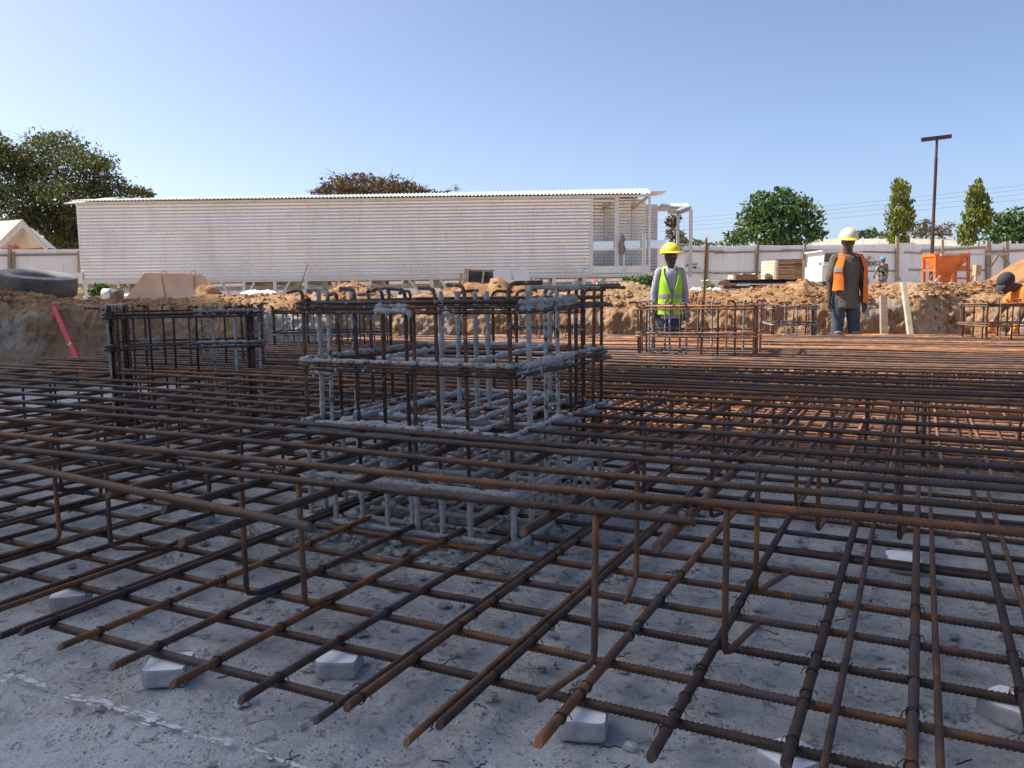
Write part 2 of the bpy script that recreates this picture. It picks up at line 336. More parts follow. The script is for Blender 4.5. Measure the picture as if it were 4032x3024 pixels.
# lime line brushed on the floor in front of the mat, broken into dabs
def ground_patch(mb, pts, z=0.010):
    n = len(pts); c = Vector((sum(p[0] for p in pts) / n, sum(p[1] for p in pts) / n, z + 0.0005))
    vs = [c] + [Vector((p[0], p[1], z)) for p in pts]
    mb.add(vs, [(0, 1 + i, 1 + (i + 1) % n) for i in range(n)])
mb = MB()
for k in range(430):
    x = random.uniform(-2.6, -0.9); dens = 0.5 + 0.9 * noise.noise((x * 5.5, 3, 0))
    if random.random() > dens: continue
    cx, cy = x, 1.352 + random.gauss(0, .0075); rx, ry = random.choice((.006, .010, .016, .026)) * random.uniform(.6, 1.2), random.uniform(.002, .0065)
    ground_patch(mb, [(cx + rx * math.cos(a) * random.uniform(0.45, 1.15), cy + ry * math.sin(a) * random.uniform(0.45, 1.15)) for a in [i * 0.628 for i in range(10)]], 0.0035 + random.uniform(0, .004))
for (cx, cy, ang, ln) in [(-2.30, 1.27, 1.3, 0.12), (-1.86, 1.62, 0.1, 0.08), (-1.60, 1.63, 0.05, 0.09), (-1.55, 1.90, 0.1, 0.08), (-1.95, 2.16, 0.1, 0.10), (-2.27, 1.95, 0.15, 0.06)]:
    for q in range(7):
        t = random.uniform(-0.5, 0.5) * ln; px, py = cx + t * math.cos(ang), cy + t * math.sin(ang)
        ground_patch(mb, [(px + 0.012 * math.cos(a) * random.uniform(0.5, 1.2), py + 0.005 * math.sin(a) * random.uniform(0.5, 1.2)) for a in [i * 0.785 for i in range(8)]], 0.005)
o = mb.build('lime_line', M['chalk']); struct(o)

# ------------------------------------------------------------ terrain round the pit
KN = [(-9000, 7.5, 1.0, 1.05), (-2500, 9.3, 1.10, 1.15), (-700, 9.7, 1.12, 1.17), (0, 9.9, 1.08, 1.16), (150, 9.95, 1.04, 1.13), (300, 10.05, 0.97, 1.02), (520, 10.15, 0.95, 1.03), (700, 10.3, 0.93, 1.04), (900, 10.4, 0.92, 1.06),
      (1030, 10.6, 0.90, 1.08), (1130, 10.65, 0.88, 1.06), (1290, 10.7, 0.88, 1.10), (1340, 10.75, 0.88, 1.20), (1400, 10.8, 0.88, 1.23), (1455, 10.8, 0.88, 1.17), (1500, 10.85, 0.87, 1.04), (1600, 10.9, 0.87, 1.03), (1740, 10.95, 0.87, 1.07), (1790, 11, 0.87, 1.13), (1860, 11, 0.87, 1.20),
      (1925, 11, 0.87, 1.16), (1965, 11, 0.87, 1.29), (2010, 11, 0.87, 1.17), (2060, 11, 0.87, 1.17), (2150, 11, 0.87, 1.15), (2200, 11, 0.87, 1.08), (2330, 11, 0.87, 1.13), (2440, 11, 0.87, 1.17), (2490, 11, 0.87, 1.18), (2555, 11, 0.87, 1.10), (2710, 11, 0.88, 1.05), (2880, 11, 0.88, 1.03),
      (3024, 11, 0.88, 1.09), (3080, 11, 0.88, 1.10), (3125, 11, 0.88, 1.15), (3165, 11, 0.89, 1.20), (3215, 11, 0.89, 1.06), (3400, 11.05, 0.90, 1.05), (3450, 11.1, 0.92, 1.10), (3560, 11.1, 0.93, 1.10), (3640, 11.1, 0.95, 1.11), (3760, 11.1, 0.96, 1.09), (3870, 11.1, 0.97, 1.12), (4032, 11.1, 0.97, 1.12),
      (4700, 11.3, 0.95, 1.1), (7000, 13, 0.95, 1.05), (20000, 20, 0.95, 1.0)]
KU = [math.atan((k[0] - 2016) / F_PX) for k in KN]
def kn(phi, i):
    return float(np.interp(phi, KU, [k[i] for k in KN]))
def polar_dir(phi): return FH * math.cos(phi) + RH * math.sin(phi)
phis = list(np.radians(np.arange(-46, 41, 0.105)))
mb = MB(); P = []
prof_cut = [(0.0, -0.06), (0.02, 0.10), (0.04, 0.2), (0.06, 0.3), (0.085, 0.4), (0.11, 0.5), (0.14, 0.6), (0.17, 0.7), (0.21, 0.8), (0.26, 0.88), (0.32, 0.95), (0.40, 1.0)]
prof_cut = [(float(np.interp(t, range(12), [p[0] for p in prof_cut])), float(np.interp(t, range(12), [p[1] for p in prof_cut]))) for t in np.linspace(0, 11, 30)]
NW = len(prof_cut)
cell = lambda p, s: noise.noise(Vector(p) * s)
def slump(phi):                       # the sunlit slope at the right of the far bank, and a little of it elsewhere
    u = 2016 + F_PX * math.tan(phi)
    return max(0.0, min(1.0, (u - 3640) / 160.0)) * (1 if u < 4300 else max(0, 1 - (u - 4300) / 500))
for phi in phis:
    d0, zw, zc = kn(phi, 1) / math.cos(phi) * 1.0, kn(phi, 2), kn(phi, 3); dr = polar_dir(phi); row = []; sp = slump(phi)
    rows = [(r * (1 + 3.0 * sp), z * zw) for r, z in prof_cut]
    last = rows[-1][0]
    rows += [(last + 0.06 * k, zw + (zc - zw) * (0.5 - 0.5 * math.cos(math.pi * k / 12))) for k in range(1, 13)]
    last = rows[-1][0]
    rows += [(last + 0.2 * k, zc + (1.0 - zc) * (0.5 - 0.5 * math.cos(math.pi * k / 10))) for k in range(1, 11)]
    last = rows[-1][0]
    rows += [(last + e, 1.0 - 0.002 * e) for e in (0.4, 0.9, 1.6, 2.6, 4.0)] + [(last + 7, 0.90), (last + 12, 0.72), (last + 18, 0.62), (last + 30, 0.6), (last + 60, 0.6), (last + 150, 0.5), (last + 600, 0.0), (last + 2500, -4)]
    for k, (r, z) in enumerate(rows):
        p = EYE + dr * (d0 + r); p.z = z
        if k < NW + 22:
            q = Vector((p.x, p.y, z))
            n1 = fbm(q, 1.3, 4); n2 = fbm(q + Vector((9, 3, 1)), 5.5, 4); n3 = abs(cell(q, 11))
            fade = 1.0 if k > 1 else 0.3
            if k < NW: off = (0.09 * n1 + 0.03 * n2 - 0.055 * n3 - 0.04 * abs(cell(q, 21)) + 0.022 * fbm(q, 19, 3)) * fade * (1 + 0.8 * sp); p -= dr * off
            p.z += fade * (0.025 * n1 + (0.04 if k >= NW else 0.015) * n2 + 0.02 * n3 * (k >= NW - 2)) * (1 if k < NW + 16 else 0.5)
        row.append(p)
    P.append(row)
wallP = [r[:NW] for r in P]; topP = [r[NW - 1:] for r in P]
mbw = MB(); mbw.grid(wallP); struct(mbw.build('pit_wall', M['wall_earth'], smooth=True))
mbt = MB(); mbt.grid([r[:20] for r in topP]); struct(mbt.build('pit_bank', M['earth'], smooth=True))
mbt = MB(); mbt.grid([r[19:] for r in topP]); struct(mbt.build('ground', M['dry_ground'], smooth=True))
# the rest of the ground, outside the picture
P = []
for k in range(61):
    phi = math.radians(40.95 + (360 - 46 - 40.95) * k / 60); dr = polar_dir(phi); t = k / 60
    d0 = 14 + 0 * t if k < 12 else (5.0 if k < 44 else 9.0)
    if k in (0,): d0 = (kn(math.radians(40.9), 1)) / math.cos(math.radians(40.9))
    if k == 60: d0 = kn(math.radians(-46), 1) / math.cos(math.radians(46))
    P.append([EYE * 0 + dr * (d0 + r) + Vector((0, 0, z)) for r, z in ((0, -0.05), (0.3, 0.95), (1.5, 1.05), (6, 0.95), (30, 0.6), (150, 0.5), (2500, -4))])
mb = MB(); mb.grid(P); struct(mb.build('outer_ground', M['dry_ground'], smooth=True))

# ------------------------------------------------------------ reinforcing bars
def rebar(name, a, b, r, mat, parent, rib=0.0, wob=0.006, seg=8, smooth=True):
    """One bar from a to b; for the first `rib` metres its rolled ribs are real."""
    a = Vector(a); b = Vector(b); L = (b - a).length
    xs = []; 
    if rib > 0:
        n = int(min(rib, L) / 0.0068); xs = list(np.arange(n) * 0.0068)
        k0 = len(xs)
    else: k0 = 0
    x0 = xs[-1] + 0.02 if xs else 0.0
    m = max(2, int((L - x0) / 0.35) + 1)
    xs = np.array(xs + list(np.linspace(x0, L, m)))
    idx = np.arange(len(xs)); rad = np.where((idx < k0) & (idx % 2 == 1), r * 1.20, r * 0.95); rad[idx >= k0] = r * 1.02
    ph = rng.uniform(0, 6.28, 4)
    wy = wob * (np.sin(xs * 1.1 + ph[0]) + 0.5 * np.sin(xs * 2.7 + ph[1])); wz = wob * 0.7 * (np.sin(xs * 1.6 + ph[2]) + 0.5 * np.sin(xs * 3.3 + ph[3]))
    th = np.arange(seg) * 2 * np.pi / seg + 0.39
    skew = np.where(idx < k0, 0.0068, 0.0)
    X = xs[:, None] + skew[:, None] * np.sin(th)[None, :]
    Y = wy[:, None] + rad[:, None] * np.cos(th)[None, :]; Z = wz[:, None] + rad[:, None] * np.sin(th)[None, :]
    d = (b - a) / L; up = Vector((0, 0, 1)) if abs(d.z) < 0.95 else Vector((1, 0, 0)); y = up.cross(d).normalized(); z = d.cross(y)
    Rm = np.array([[d.x, y.x, z.x], [d.y, y.y, z.y], [d.z, y.z, z.z]])
    V = np.stack([X, Y, Z], -1).reshape(-1, 3) @ Rm.T
    n = len(xs); i = np.repeat(np.arange(n - 1), seg); k = np.tile(np.arange(seg), n - 1); k2 = (k + 1) % seg
    Q = np.stack([i * seg + k, i * seg + k2, (i + 1) * seg + k2, (i + 1) * seg + k], 1)
    me = bpy.data.meshes.new(name)
    faces = Q.tolist() + [tuple(range(seg))[::-1], tuple(range((n - 1) * seg, n * seg))]
    me.from_pydata(V.tolist(), [], faces); me.materials.append(mat)
    if smooth: me.polygons.foreach_set('use_smooth', [True] * (len(faces) - 2) + [False] * 2)
    me.update()
    return link(name, me, parent, a)
# far edge of the mat: the outline that bars stop at
EDGE = [(-7.9, 3.2), (-7.15, 4.33), (-7.17, 5.32), (-7.19, 7.53), (-6.35, 8.85), (-4.84, 9.65), (-1.69, 10.42), (1.05, 11.0), (4.0, 11.3)]
def y_far(x): return float(np.interp(x, [e[0] for e in EDGE[3:]], [e[1] for e in EDGE[3:]]))
def x_left(y):
    if y <= 7.5: return float(np.interp(y, [0, 3.2, 4.33, 5.32, 7.53], [-7.9, -7.9, -7.15, -7.17, -7.19]))
    if y >= 10.95: return 0.9
    return float(np.interp(y, [e[1] for e in EDGE[3:-1]], [e[0] for e in EDGE[3:-1]]))
XR = 3.0
mat_b = thing('rebar_mat', 'lower layer of rusty bars tied in a grid just above the concrete floor', 'rebar mat', (-2, 3, 0.05))
mat_t = thing('rebar_mat', 'upper layer of rusty bars held half a metre over the lower grid', 'rebar mat', (-2, 3, 0.5))
ZBX, ZBD, ZTX, ZTD = 0.060, 0.082, 0.510, 0.489
# lower layer: bars that run away from the viewer
DB = [(-2.42, 1.39, .0105), (-2.385, 1.44, .010), (-2.18, 1.42, .010), (-1.93, 1.40, .0105), (-1.70, 1.40, .0105), (-1.475, 1.415, .0105), (-1.215, 1.50, .011), (-1.242, 1.416, .0085), (-0.967, 1.525, .011), (-0.995, 1.43, .0085),
      (-0.727, 1.555, .0115), (-0.487, 1.605, .011), (-0.222, 1.70, .0115), (-0.148, 1.45, .008), (0.015, 1.42, .0115), (0.068, 1.40, .008), (0.253, 1.45, .0105), (0.315, 1.5, .008), (0.49, 1.5, .011), (0.73, 1.5, .011), (0.97, 1.5, .011), (1.21, 1.5, .011)]
x = -2.66; k = 0
while x > -8.0:
    DB.append((x + random.uniform(-.012, .012), 1.4 + 0.03 * math.sin(k), .0105))
    if k % 2 == 0: DB.append((x + 0.03, 1.5, .009))
    x -= 0.243; k += 1
x = 1.45
while x < XR: DB.append((x, 1.5, .011)); x += 0.24
for (x, y0, r) in DB:
    yf = y_far(x) if x > -7.19 else 4.3 + (x + 7.19)
    near = -3.3 < x < 0.6
    rebar('rebar', (x, y0, ZBD), (x + random.uniform(-.01, .01), yf, ZBD), r, M['rust'], mat_b, 2.6 if near else 0, 0.0015)
for k, x in enumerate(np.arange(-6.9, 1.6, 0.24)):                                        # laps that start further in
    rebar('rebar', (x + 0.06, 4.79 + random.uniform(-.04, .04), ZBD), (x + 0.06, y_far(x), ZBD), .010, M['rust_sunlit'], mat_b, 0)
# lower layer: bars across
rebar('rebar', (-2.40, 1.547, ZBX), (-1.262, 1.557, ZBX), .0115, M['rust'], mat_b, 1.2, 0.001)
YB = [1.80, 2.035, 2.27, 2.50, 2.75]
while YB[-1] < 10.8: YB.append(YB[-1] + 0.24 + random.uniform(-.012, .012))
YB += [y + 0.028 for y in YB[6:17:3]] + [y + 0.12 + random.uniform(-.02, .02) for y in YB if y > 5.2]
for y in YB:
    xl = x_left(y)
    if y < 3.1: rebar('rebar', (-4.2, y + 0.003, ZBX), (XR, y + (0.012 if y < 1.9 else 0), ZBX), .0112, M['rust'], mat_b, 5.0, 0.003); rebar('rebar', (xl, y - 0.02, ZBX), (-3.9, y - 0.02, ZBX), .0112, M['rust'], mat_b, 0)
    else: rebar('rebar', (xl + random.uniform(-.1, .15), y, ZBX), (XR, y, ZBX), .0108, M['rust_sunlit' if y > 4.9 else 'rust'], mat_b, 0)
# upper layer: bars away from the viewer (few), then the many across on top of them
for (x0, y0, x1) in [(-2.163, 1.60, -2.20), (-1.859, 1.543, -1.88), (-1.58, 1.35, -1.66), (-1.22, 2.3, -1.24), (-0.864, 1.769, -0.86), (-0.527, 1.784, -0.51), (-2.5, 1.7, -2.5), (-2.82, 1.75, -2.8), (-3.14, 1.7, -3.1), (-3.46, 1.8, -3.4), (-3.8, 1.9, -3.8), (-4.2, 2.0, -4.2), (-4.6, 2.2, -4.6), (-5.0, 2.2, -5.0), (-5.5, 2.6, -5.5), (-6, 3.2, -6), (-6.5, 3.6, -6.5), (-6.95, 4.4, -6.95), (0.55, 4.6, 0.55), (1.2, 4.6, 1.2), (-0.15, 6.3, -0.15)]:
    rebar('rebar', (x0, y0, ZTD), (x1, y_far(x0) - 0.3, ZTD), .0115, M['rust'], mat_t, 2.3 if -2.3 < x0 < -0.4 and y0 < 2 else 0, 0.005)
TB = [((-5.2, 1.83), (-0.485, 1.958), .0105, 1.6), ((-7.6, 1.965), (XR, 2.215), .0105, 9), ((-7.8, 2.29), (XR, 2.41), .010, 9), ((-7.8, 2.60), (XR, 2.648), .0105, 9), ((-7.8, 2.83), (XR, 2.71), .010, 9), ((-7.7, 3.10), (XR, 2.90), .010, 9), ((-7.7, 3.33), (XR, 3.14), .0105, 0), ((-7.5, 3.55), (XR, 3.40), .010, 0)]
for (a, b, r, rib) in TB:
    xm = -4.3
    if rib == 9:
        ym = a[1] + (b[1] - a[1]) * (xm - a[0]) / (b[0] - a[0])
        rebar('rebar', (*a, ZTX), (xm + 0.3, ym, ZTX), r, M['rust'], mat_t, 0, 0.003)
        rebar('rebar', (xm, ym, ZTX + 0.002), (*b, ZTX), r, M['rust'], mat_t, 4.9, 0.004)
    elif rib: rebar('rebar', (*b, ZTX - 0.004), (*a, ZTX), r, M['rust'], mat_t, 3.2, 0.003)
    else: rebar('rebar', (*a, ZTX), (*b, ZTX), r, M['rust'], mat_t, 0)
rebar('rebar', (-1.292, 1.489, ZTX + 0.010), (-3.6, 1.775, ZTX + 0.012), .0108, M['rust'], mat_t, 2.4, 0.002)
YT = [3.74, 4.07, 4.30, 4.52, 4.68, 4.86, 5.0, 5.2, 5.36, 5.57, 5.77, 6.02, 6.28]
while YT[-1] < 10.9: YT.append(YT[-1] + random.choice((0.1, 0.19, 0.22, 0.22)) + random.uniform(-.015, .015))
for y in YT:
    xl = x_left(y) + random.uniform(-0.25, 0.2)
    if y < 4.5: rebar('rebar', (XR, y, ZTX), (xl, y + 0.05, ZTX), .0102, M['rust'], mat_t, 0, 0.006)
    else: rebar('rebar', (xl, y + random.uniform(-.02, .02), ZTX), (XR, y, ZTX), .0100, M['rust_sunlit' if y > 6.2 else 'rust'], mat_t, 0, 0.006)
# one lying bar between the layers (hooked end)
mb = MB(); mb.tube([(-3.2, 2.42, 0.40), (-2.25, 2.40, 0.40), (-2.19, 2.40, 0.392), (-2.17, 2.40, 0.36)], .009, 8); mb.build('rebar', M['rust'], mat_t, True)

# tie wires round the crossings near the viewer
mbw = MB()
for tl in (0.35, -0.25): mbw.tube([(0.0140 * math.cos(a), tl * 0.0140 * math.cos(a), 0.0140 * math.sin(a) - (0.003 if math.sin(a) < -.5 else 0)) for a in [i * 2 * math.pi / 12 for i in range(13)]], .0015, 5, False)
mbw.tube([(0.010, 0.0, 0.010), (0.015, 0.004, 0.013), (0.023, 0.008, 0.006), (0.026, 0.012, -0.006)], .0013, 5)
wire_me = mbw.mesh('tie_wire', M['wire'], True)
def wire_at(x, y, z, parent, s=1.0):
    o = bpy.data.objects.new('tie_wire', wire_me); C.objects.link(o); o.parent = parent; o.matrix_parent_inverse = parent.matrix_basis.inverted()
    o.location = (x, y, z); o.rotation_euler = (random.uniform(-.1, .1), random.uniform(-.15, .15), random.choice((0, math.pi)) + random.uniform(-.3, .3)); o.scale = (s, s, s); return o
near_d = [d for d in DB if -3.1 < d[0] < 0.6 and d[2] > .009]
for (x, y0, r) in near_d:
    for y in [1.55] * (-2.4 < x < -1.2) + [1.803, 2.037, 2.27, 2.50, 2.75]:
        if y > y0 and (random.random() < 0.72 or y < 1.9): wire_at(x, y, ZBD, mat_b)
for (x, y0, r) in [d for d in DB if -1.3 < d[0] < 0.4 and d[2] > .01]:                  # pairs are tied along their length too
    for y in np.arange(y0 + 0.12, 3.0, 0.17):
        if random.random() < 0.3: wire_at(x, y, ZBD, mat_b, 1.0)
for (x, y) in [(-2.20, 1.9), (-0.527, 2.0), (-0.864, 1.96), (-1.60, 1.93), (-1.87, 2.0), (-0.527, 2.10), (-0.864, 2.37), (-1.6, 2.36)]: wire_at(x, y, ZTX, mat_t)

# ------------------------------------------------------------ bar chairs that hold the upper layer up
def chair(x, y, ti, foot, label=None, lean=None):
    """One bent bar: foot on the lower grid, leg, and a run under an upper bar."""
    y1 = (t_y(ti, x) if ti is not None else y) ; h = ZTX - .020 - .098; r = .0093; fx, fy = 0.25 * math.cos(foot), 0.25 * math.sin(foot); dy = y1 - y; s = random.choice((-1, 1)) if lean is None else lean
    mb = MB(); y = y1; mb.tube([(fx, fy, 0), (fx * .12, fy * .12, 0), (fx * .03, fy * .03, .008), (0, 0, .03), (random.uniform(-.006, .006), 0, h + .012)], r, 8)
    o = mb.build('bar_chair', M['rust'], None, True, loc=(x, y, 0.098))
    tag(o, label or ('bent chair bar in the sunlit far part of the mat, holding up the upper bars' if y > 5.9 else 'bent chair bar left of the dark cage or near the left edge, in the shade' if x < -4.6 else 'bent chair bar standing in the shade behind the big mortared cage' if x < -1.0 and y > 3.9 else 'bent chair bar between the left edge and the big mortared cage' if x < -2.5 else 'bent chair bar in the shaded right half of the mat, holding up the upper bars'), 'bar chair', 'bent chair bars between the two bar layers')
def t_y(i, x): a, b_ = TB[i][0], TB[i][1]; return a[1] + (b_[1] - a[1]) * (x - a[0]) / (b_[0] - a[0])
for args in [(-.442, 1.986, 1, 1.40, 'tall chair bar right of the frontmost upper bar end, foot pointing away', -1), (-.746, 1.985, 0, -1.77, 'tall chair bar under the frontmost upper bar, its foot pointing to the viewer', -1),
             (-1.95, 1.98, 0, 1.4, 'chair bar just left of the foot of the big mortared cage', -1), (-1.71, 2.0, 0, 1.4, 'chair bar in front of the left half of the big mortared cage', 1), (-3.12, 1.99, 1, -1.6, 'leftmost chair bar of the front row, near the left edge', 1), (-2.82, 1.97, 1, .4, 'second chair bar from the left edge in the front row', -1),
             (-.45, 2.66, 3, 1.3, 'chair bar behind the tall one at the right of the big cage', -1), (-3.11, 2.72, 3, 1.5), (-2.86, 2.72, 3, 1.5), (-4.07, 3.2, 6, 1.5), (-.48, 3.80, None, 1.5), (0.45, 2.12, 1, 1.4), (0.75, 2.12, 1, -1.7), (.5, 2.68, 3, 1.4), (-.85, 2.68, 3, -1.4)]: chair(*args)
CH = []
for x in (-6.2, -5.1, -4.1): CH += [(x, t_y(1, x), 1), (x + .3, t_y(1, x + .3), 1), (x + 0.2, t_y(3, x + .2), 3), (x + .5, t_y(3, x + .5), 3)]
for y in (3.45, 4.3, 5.1, 6.0, 6.9, 7.8):
    for x in np.arange(-6.6, 1.5, 0.9):
        if not (-2.8 < x < -1.2 and 2.6 < y < 4.2) and x > x_left(y) + 0.3:
            x += random.uniform(-.2, .2); y2 = y + random.uniform(-.05, .05); CH += [(x, y2, None), (x + .3, y2, None)]
for (x, y, ti) in CH: chair(x, y, ti, random.choice((1.5, -1.6, 1.3)))

# ------------------------------------------------------------ column starter cages
def lump_tube(mb, path, r, seg=9, amp=0.0, step=0.02, seed=0.0):
    P = [Vector(p) for p in path]; out = []; rr = []
    for a, b in zip(P, P[1:]):
        n = max(1, int((b - a).length / step))
        for k in range(n): out.append(a.lerp(b, k / n))
    out.append(P[-1])
    for p in out: rr.append(r * (1 + amp * (0.35 + 0.9 * noise.noise(p * 17 + Vector((seed, 0, 0))) + 0.8 * noise.noise(p * 52))) if amp else r)
    mb.tube(out, rr, seg)
def hook_path(x, y, z0, z1, hd, hl, lean=(0, 0)):
    x1, y1 = x + lean[0], y + lean[1]
    if hl <= 0: return [(x, y, z0), (x1, y1, z1)]
    R = 0.028
    return [(x, y, z0), (x1, y1, z1 - R), (x1 + hd[0] * R * .3, y1 + hd[1] * R * .3, z1 - R * .3), (x1 + hd[0] * R, y1 + hd[1] * R, z1), (x1 + hd[0] * hl, y1 + hd[1] * hl, z1 + random.uniform(-.012, .008))]
def cage(label, loc, rotz, posts, hoops, W, D, group=None, extra=None):
    """posts: (x, y, top, hook dir, hook length, material, radius); hoops: (z, radius, material, bars)."""
    t = thing('column_cage', label, 'rebar cage', loc, rotz, 'column starter cages rising from the bar mat')
    for (x, y, z1, hd, hl, mt, r) in posts:
        mb = MB(); am = 0.0 if mt in ('cage', 'cage_far', 'rust') else (0.55 if mt == 'mortared' else 0.3)
        p = hook_path(x, y, 0.005, z1, hd, hl, (random.uniform(-.012, .012), random.uniform(-.012, .012)))
        lump_tube(mb, p, r * (1.15 if mt == 'mortared' else 1), 8, am, 0.011 if am else 0.6, x * 9)
        mb.build('vertical_bar', M[mt], t, True, local=True)
    for h in hoops:
        z, r, mt, x0, x1, y0, y1 = h[:7]; tilt = h[7] if len(h) > 7 else 0
        mb = MB(); c = 0.02; am = {'mortared': 0.75, 'halfmortar': 0.45}.get(mt, 0.0)
        path = [(x0 + c, y0, z), (x1 - c, y0, z), (x1 - c * .3, y0 + c * .3, z), (x1, y0 + c, z), (x1, y1 - c, z + tilt), (x1 - c * .3, y1 - c * .3, z + tilt), (x1 - c, y1, z + tilt), (x0 + c, y1, z + tilt), (x0 + c * .3, y1 - c * .3, z + tilt), (x0, y1 - c, z + tilt), (x0, y0 + c, z), (x0 + c * .3, y0 + c * .3, z), (x0 + c + .06, y0 - .004, z + .016)]
        lump_tube(mb, path, r * (1.25 if mt == 'mortared' else 1), 8, am, 0.011 if am else 0.5, z * 31)
        mb.build('hoop', M[mt], t, True, local=True)
    return t
H0 = (-1, 0)
# the big near cage: origin at its near left corner on the floor
AX, AY = -2.53, 2.865; AW, AD = 1.10, 1.14
posts = []
fx = [0.035, 0.177, 0.325, 0.462, 0.591, 0.744, 0.88, 1.082]
fm = ['cage', 'halfmortar', 'cage', 'cage', 'cage', 'cage', 'cage', 'cage']
for i, x in enumerate(fx):
    posts.append((x, 0.016, 1.106 + random.uniform(-.012, .016), (-1, 0.15) if i < 7 else (0.5, 0.86), random.choice((0.085, 0.1, 0.12)) if i < 7 else 0.16, fm[i], .0085 if i < 7 else .0095))
posts.append((0.615, 0.018, 1.06, H0, 0, 'cage', .0085))
for y, mt in ((0.13, 'mortared'), (0.29, 'cage'), (0.42, 'halfmortar'), (0.57, 'cage'), (0.76, 'cage'), (0.95, 'cage')): posts.append((0.03 - y * 0.05, y, 1.09 + random.uniform(-.02, .02), (-0.9, 0.45), 0.12, mt, .0085))
for y, mt in ((0.20, 'mortared'), (0.36, 'halfmortar'), (0.50, 'halfmortar'), (0.66, 'cage'), (0.69, 'cage'), (0.80, 'cage'), (0.91, 'cage'), (1.03, 'cage')): posts.append((1.075, y, 1.10, (0.12, 1), 0.40 if y < 0.9 else 0.26, mt, .0088))
for x, y, mt in ((0.60, 0.26, 'mortared'), (0.50, 0.60, 'mortared'), (0.56, 0.68, 'mortared'), (0.66, 0.62, 'mortared')): posts.append((x, y, 1.085, (-1, 0), 0.0, mt, .0095))
for x, y, mt in ((0.25, 0.45, 'halfmortar'), (0.80, 0.5, 'mortared'), (0.36, 0.82, 'halfmortar'), (0.85, 0.85, 'cage')): posts.append((x, y, 0.52, (-1, 0), 0.0, mt, .0085))
for x, mt in ((0.2, 'cage'), (0.42, 'cage'), (0.55, 'cage'), (0.75, 'mortared'), (0.95, 'cage')): posts.append((x, AD - 0.02, 1.085, (0.9, 0.3), 0.12, mt, .0085))
hoops = []
for z0, mts in ((1.0, ('cage', 'cage', 'cage')), (0.745, ('cage', 'cage', 'halfmortar')), (0.487, ('mortared', 'halfmortar')), (0.245, ('mortared', 'mortared')), (0.055, ('mortared',))):
    for j, mt in enumerate(mts):
        dz = j * 0.021
        hoops.append((z0 + dz, .0088, mt, 0.008 * j, AW - 0.006 * j, -0.004 * j, AD - 0.05 * j, random.uniform(-.008, .012)))
    # inner ties seen across the cage
    if z0 < 0.99: hoops.append((z0 + 0.035, .0085, 'mortared', 0.30, 0.80, 0.20, AD - 0.10, 0.02))
    if z0 < 0.7: hoops.append((z0 + 0.012, .008, 'halfmortar' if z0 > 0.5 else 'mortared', 0.06, AW - 0.05, 0.32, 0.66, 0.006)); hoops.append((z0 + 0.022, .0085, 'mortared', 0.20, 0.62, 0.05, AD - 0.03, 0.01)); hoops.append((z0 + 0.03, .0085, 'halfmortar', 0.52, 0.93, 0.05, AD - 0.06, 0.015))
cageA = cage('big column cage in front, its bars crusted with grey mortar', (AX, AY, 0), math.radians(0), posts, hoops, AW, AD)
# mortar crust up the feet of its bars
for i, (x, y, z1, hd, hl, mt_, r) in enumerate(posts):
    if mt_ != 'mortared':
        mb = MB(); lump_tube(mb, [(x, y, 0.0), (x, y, random.uniform(.30, .46))], r * 1.22, 9, 0.5, 0.012, i * 3.3); mb.build('mortar_crust', M['mortared'], cageA, True, local=True)
# clots of mortar on it
mb = MB()

def clots(mb, a, b, n, r, seed):
    a = Vector(a); b = Vector(b); L = (b - a).length; m = max(3, int(L / .007))
    for q in range(2):
        off = Vector((random.uniform(-.004, .004), random.uniform(-.004, .004), (-.010, .012)[q])); path = []; rr = []
        for i in range(m + 1):
            p = a.lerp(b, i / m) + off; e = min(1, i / 4, (m - i) / 4)
            nn = noise.noise(p * 26 + Vector((seed, q * 7, 0))) + .7 * noise.noise(p * 75 + Vector((0, seed, q)))
            path.append(p + Vector((0, 0, .006 * noise.noise(p * 40)))); rr.append(max(.002, r * (.55 + .75 * nn) * (.3 + .7 * e) + .002))
        mb.tube(path, rr, 9)
    for k in range(n // 5):
        p = a.lerp(b, random.random()) + Vector((random.uniform(-.008, .008), random.uniform(-.008, .008), random.uniform(-.030, .012))); q = r * random.uniform(0.3, 0.65)
        blob(mb, p, (q * 1.3, q * 1.1, q * random.uniform(1, 2.2)), 1, 0.7, seed + k)
clots(mb, (0.44, -.005, 1.02), (0.63, -.005, 1.015), 26, .017, 3); clots(mb, (0.77, -.005, 1.01), (0.84, -.005, 1.0), 12, .010, 40)
clots(mb, (1.095, .05, 1.025), (1.095, .66, 1.035), 90, .018, 60); clots(mb, (1.095, .04, .765), (1.095, .62, .775), 90, .019, 160)
clots(mb, (0.06, -.002, .775), (0.45, -.002, .77), 60, .010, 260); clots(mb, (0.08, -.002, .745), (0.20, -.002, .74), 24, .010, 330); clots(mb, (.0, .1, .775), (.0, .5, .785), 50, .011, 360)
clots(mb, (0.2, -.002, .50), (0.95, -.002, .50), 60, .012, 420); clots(mb, (1.095, .05, .50), (1.095, .5, .505), 60, .013, 490); clots(mb, (0.3, -.002, .26), (1.0, -.002, .25), 50, .013, 560); clots(mb, (1.095, .05, .255), (1.095, .6, .26), 50, .013, 620)
o = mb.build('mortar_splash', M['mortared'], cageA, True, local=True); o['kind'] = 'stuff'
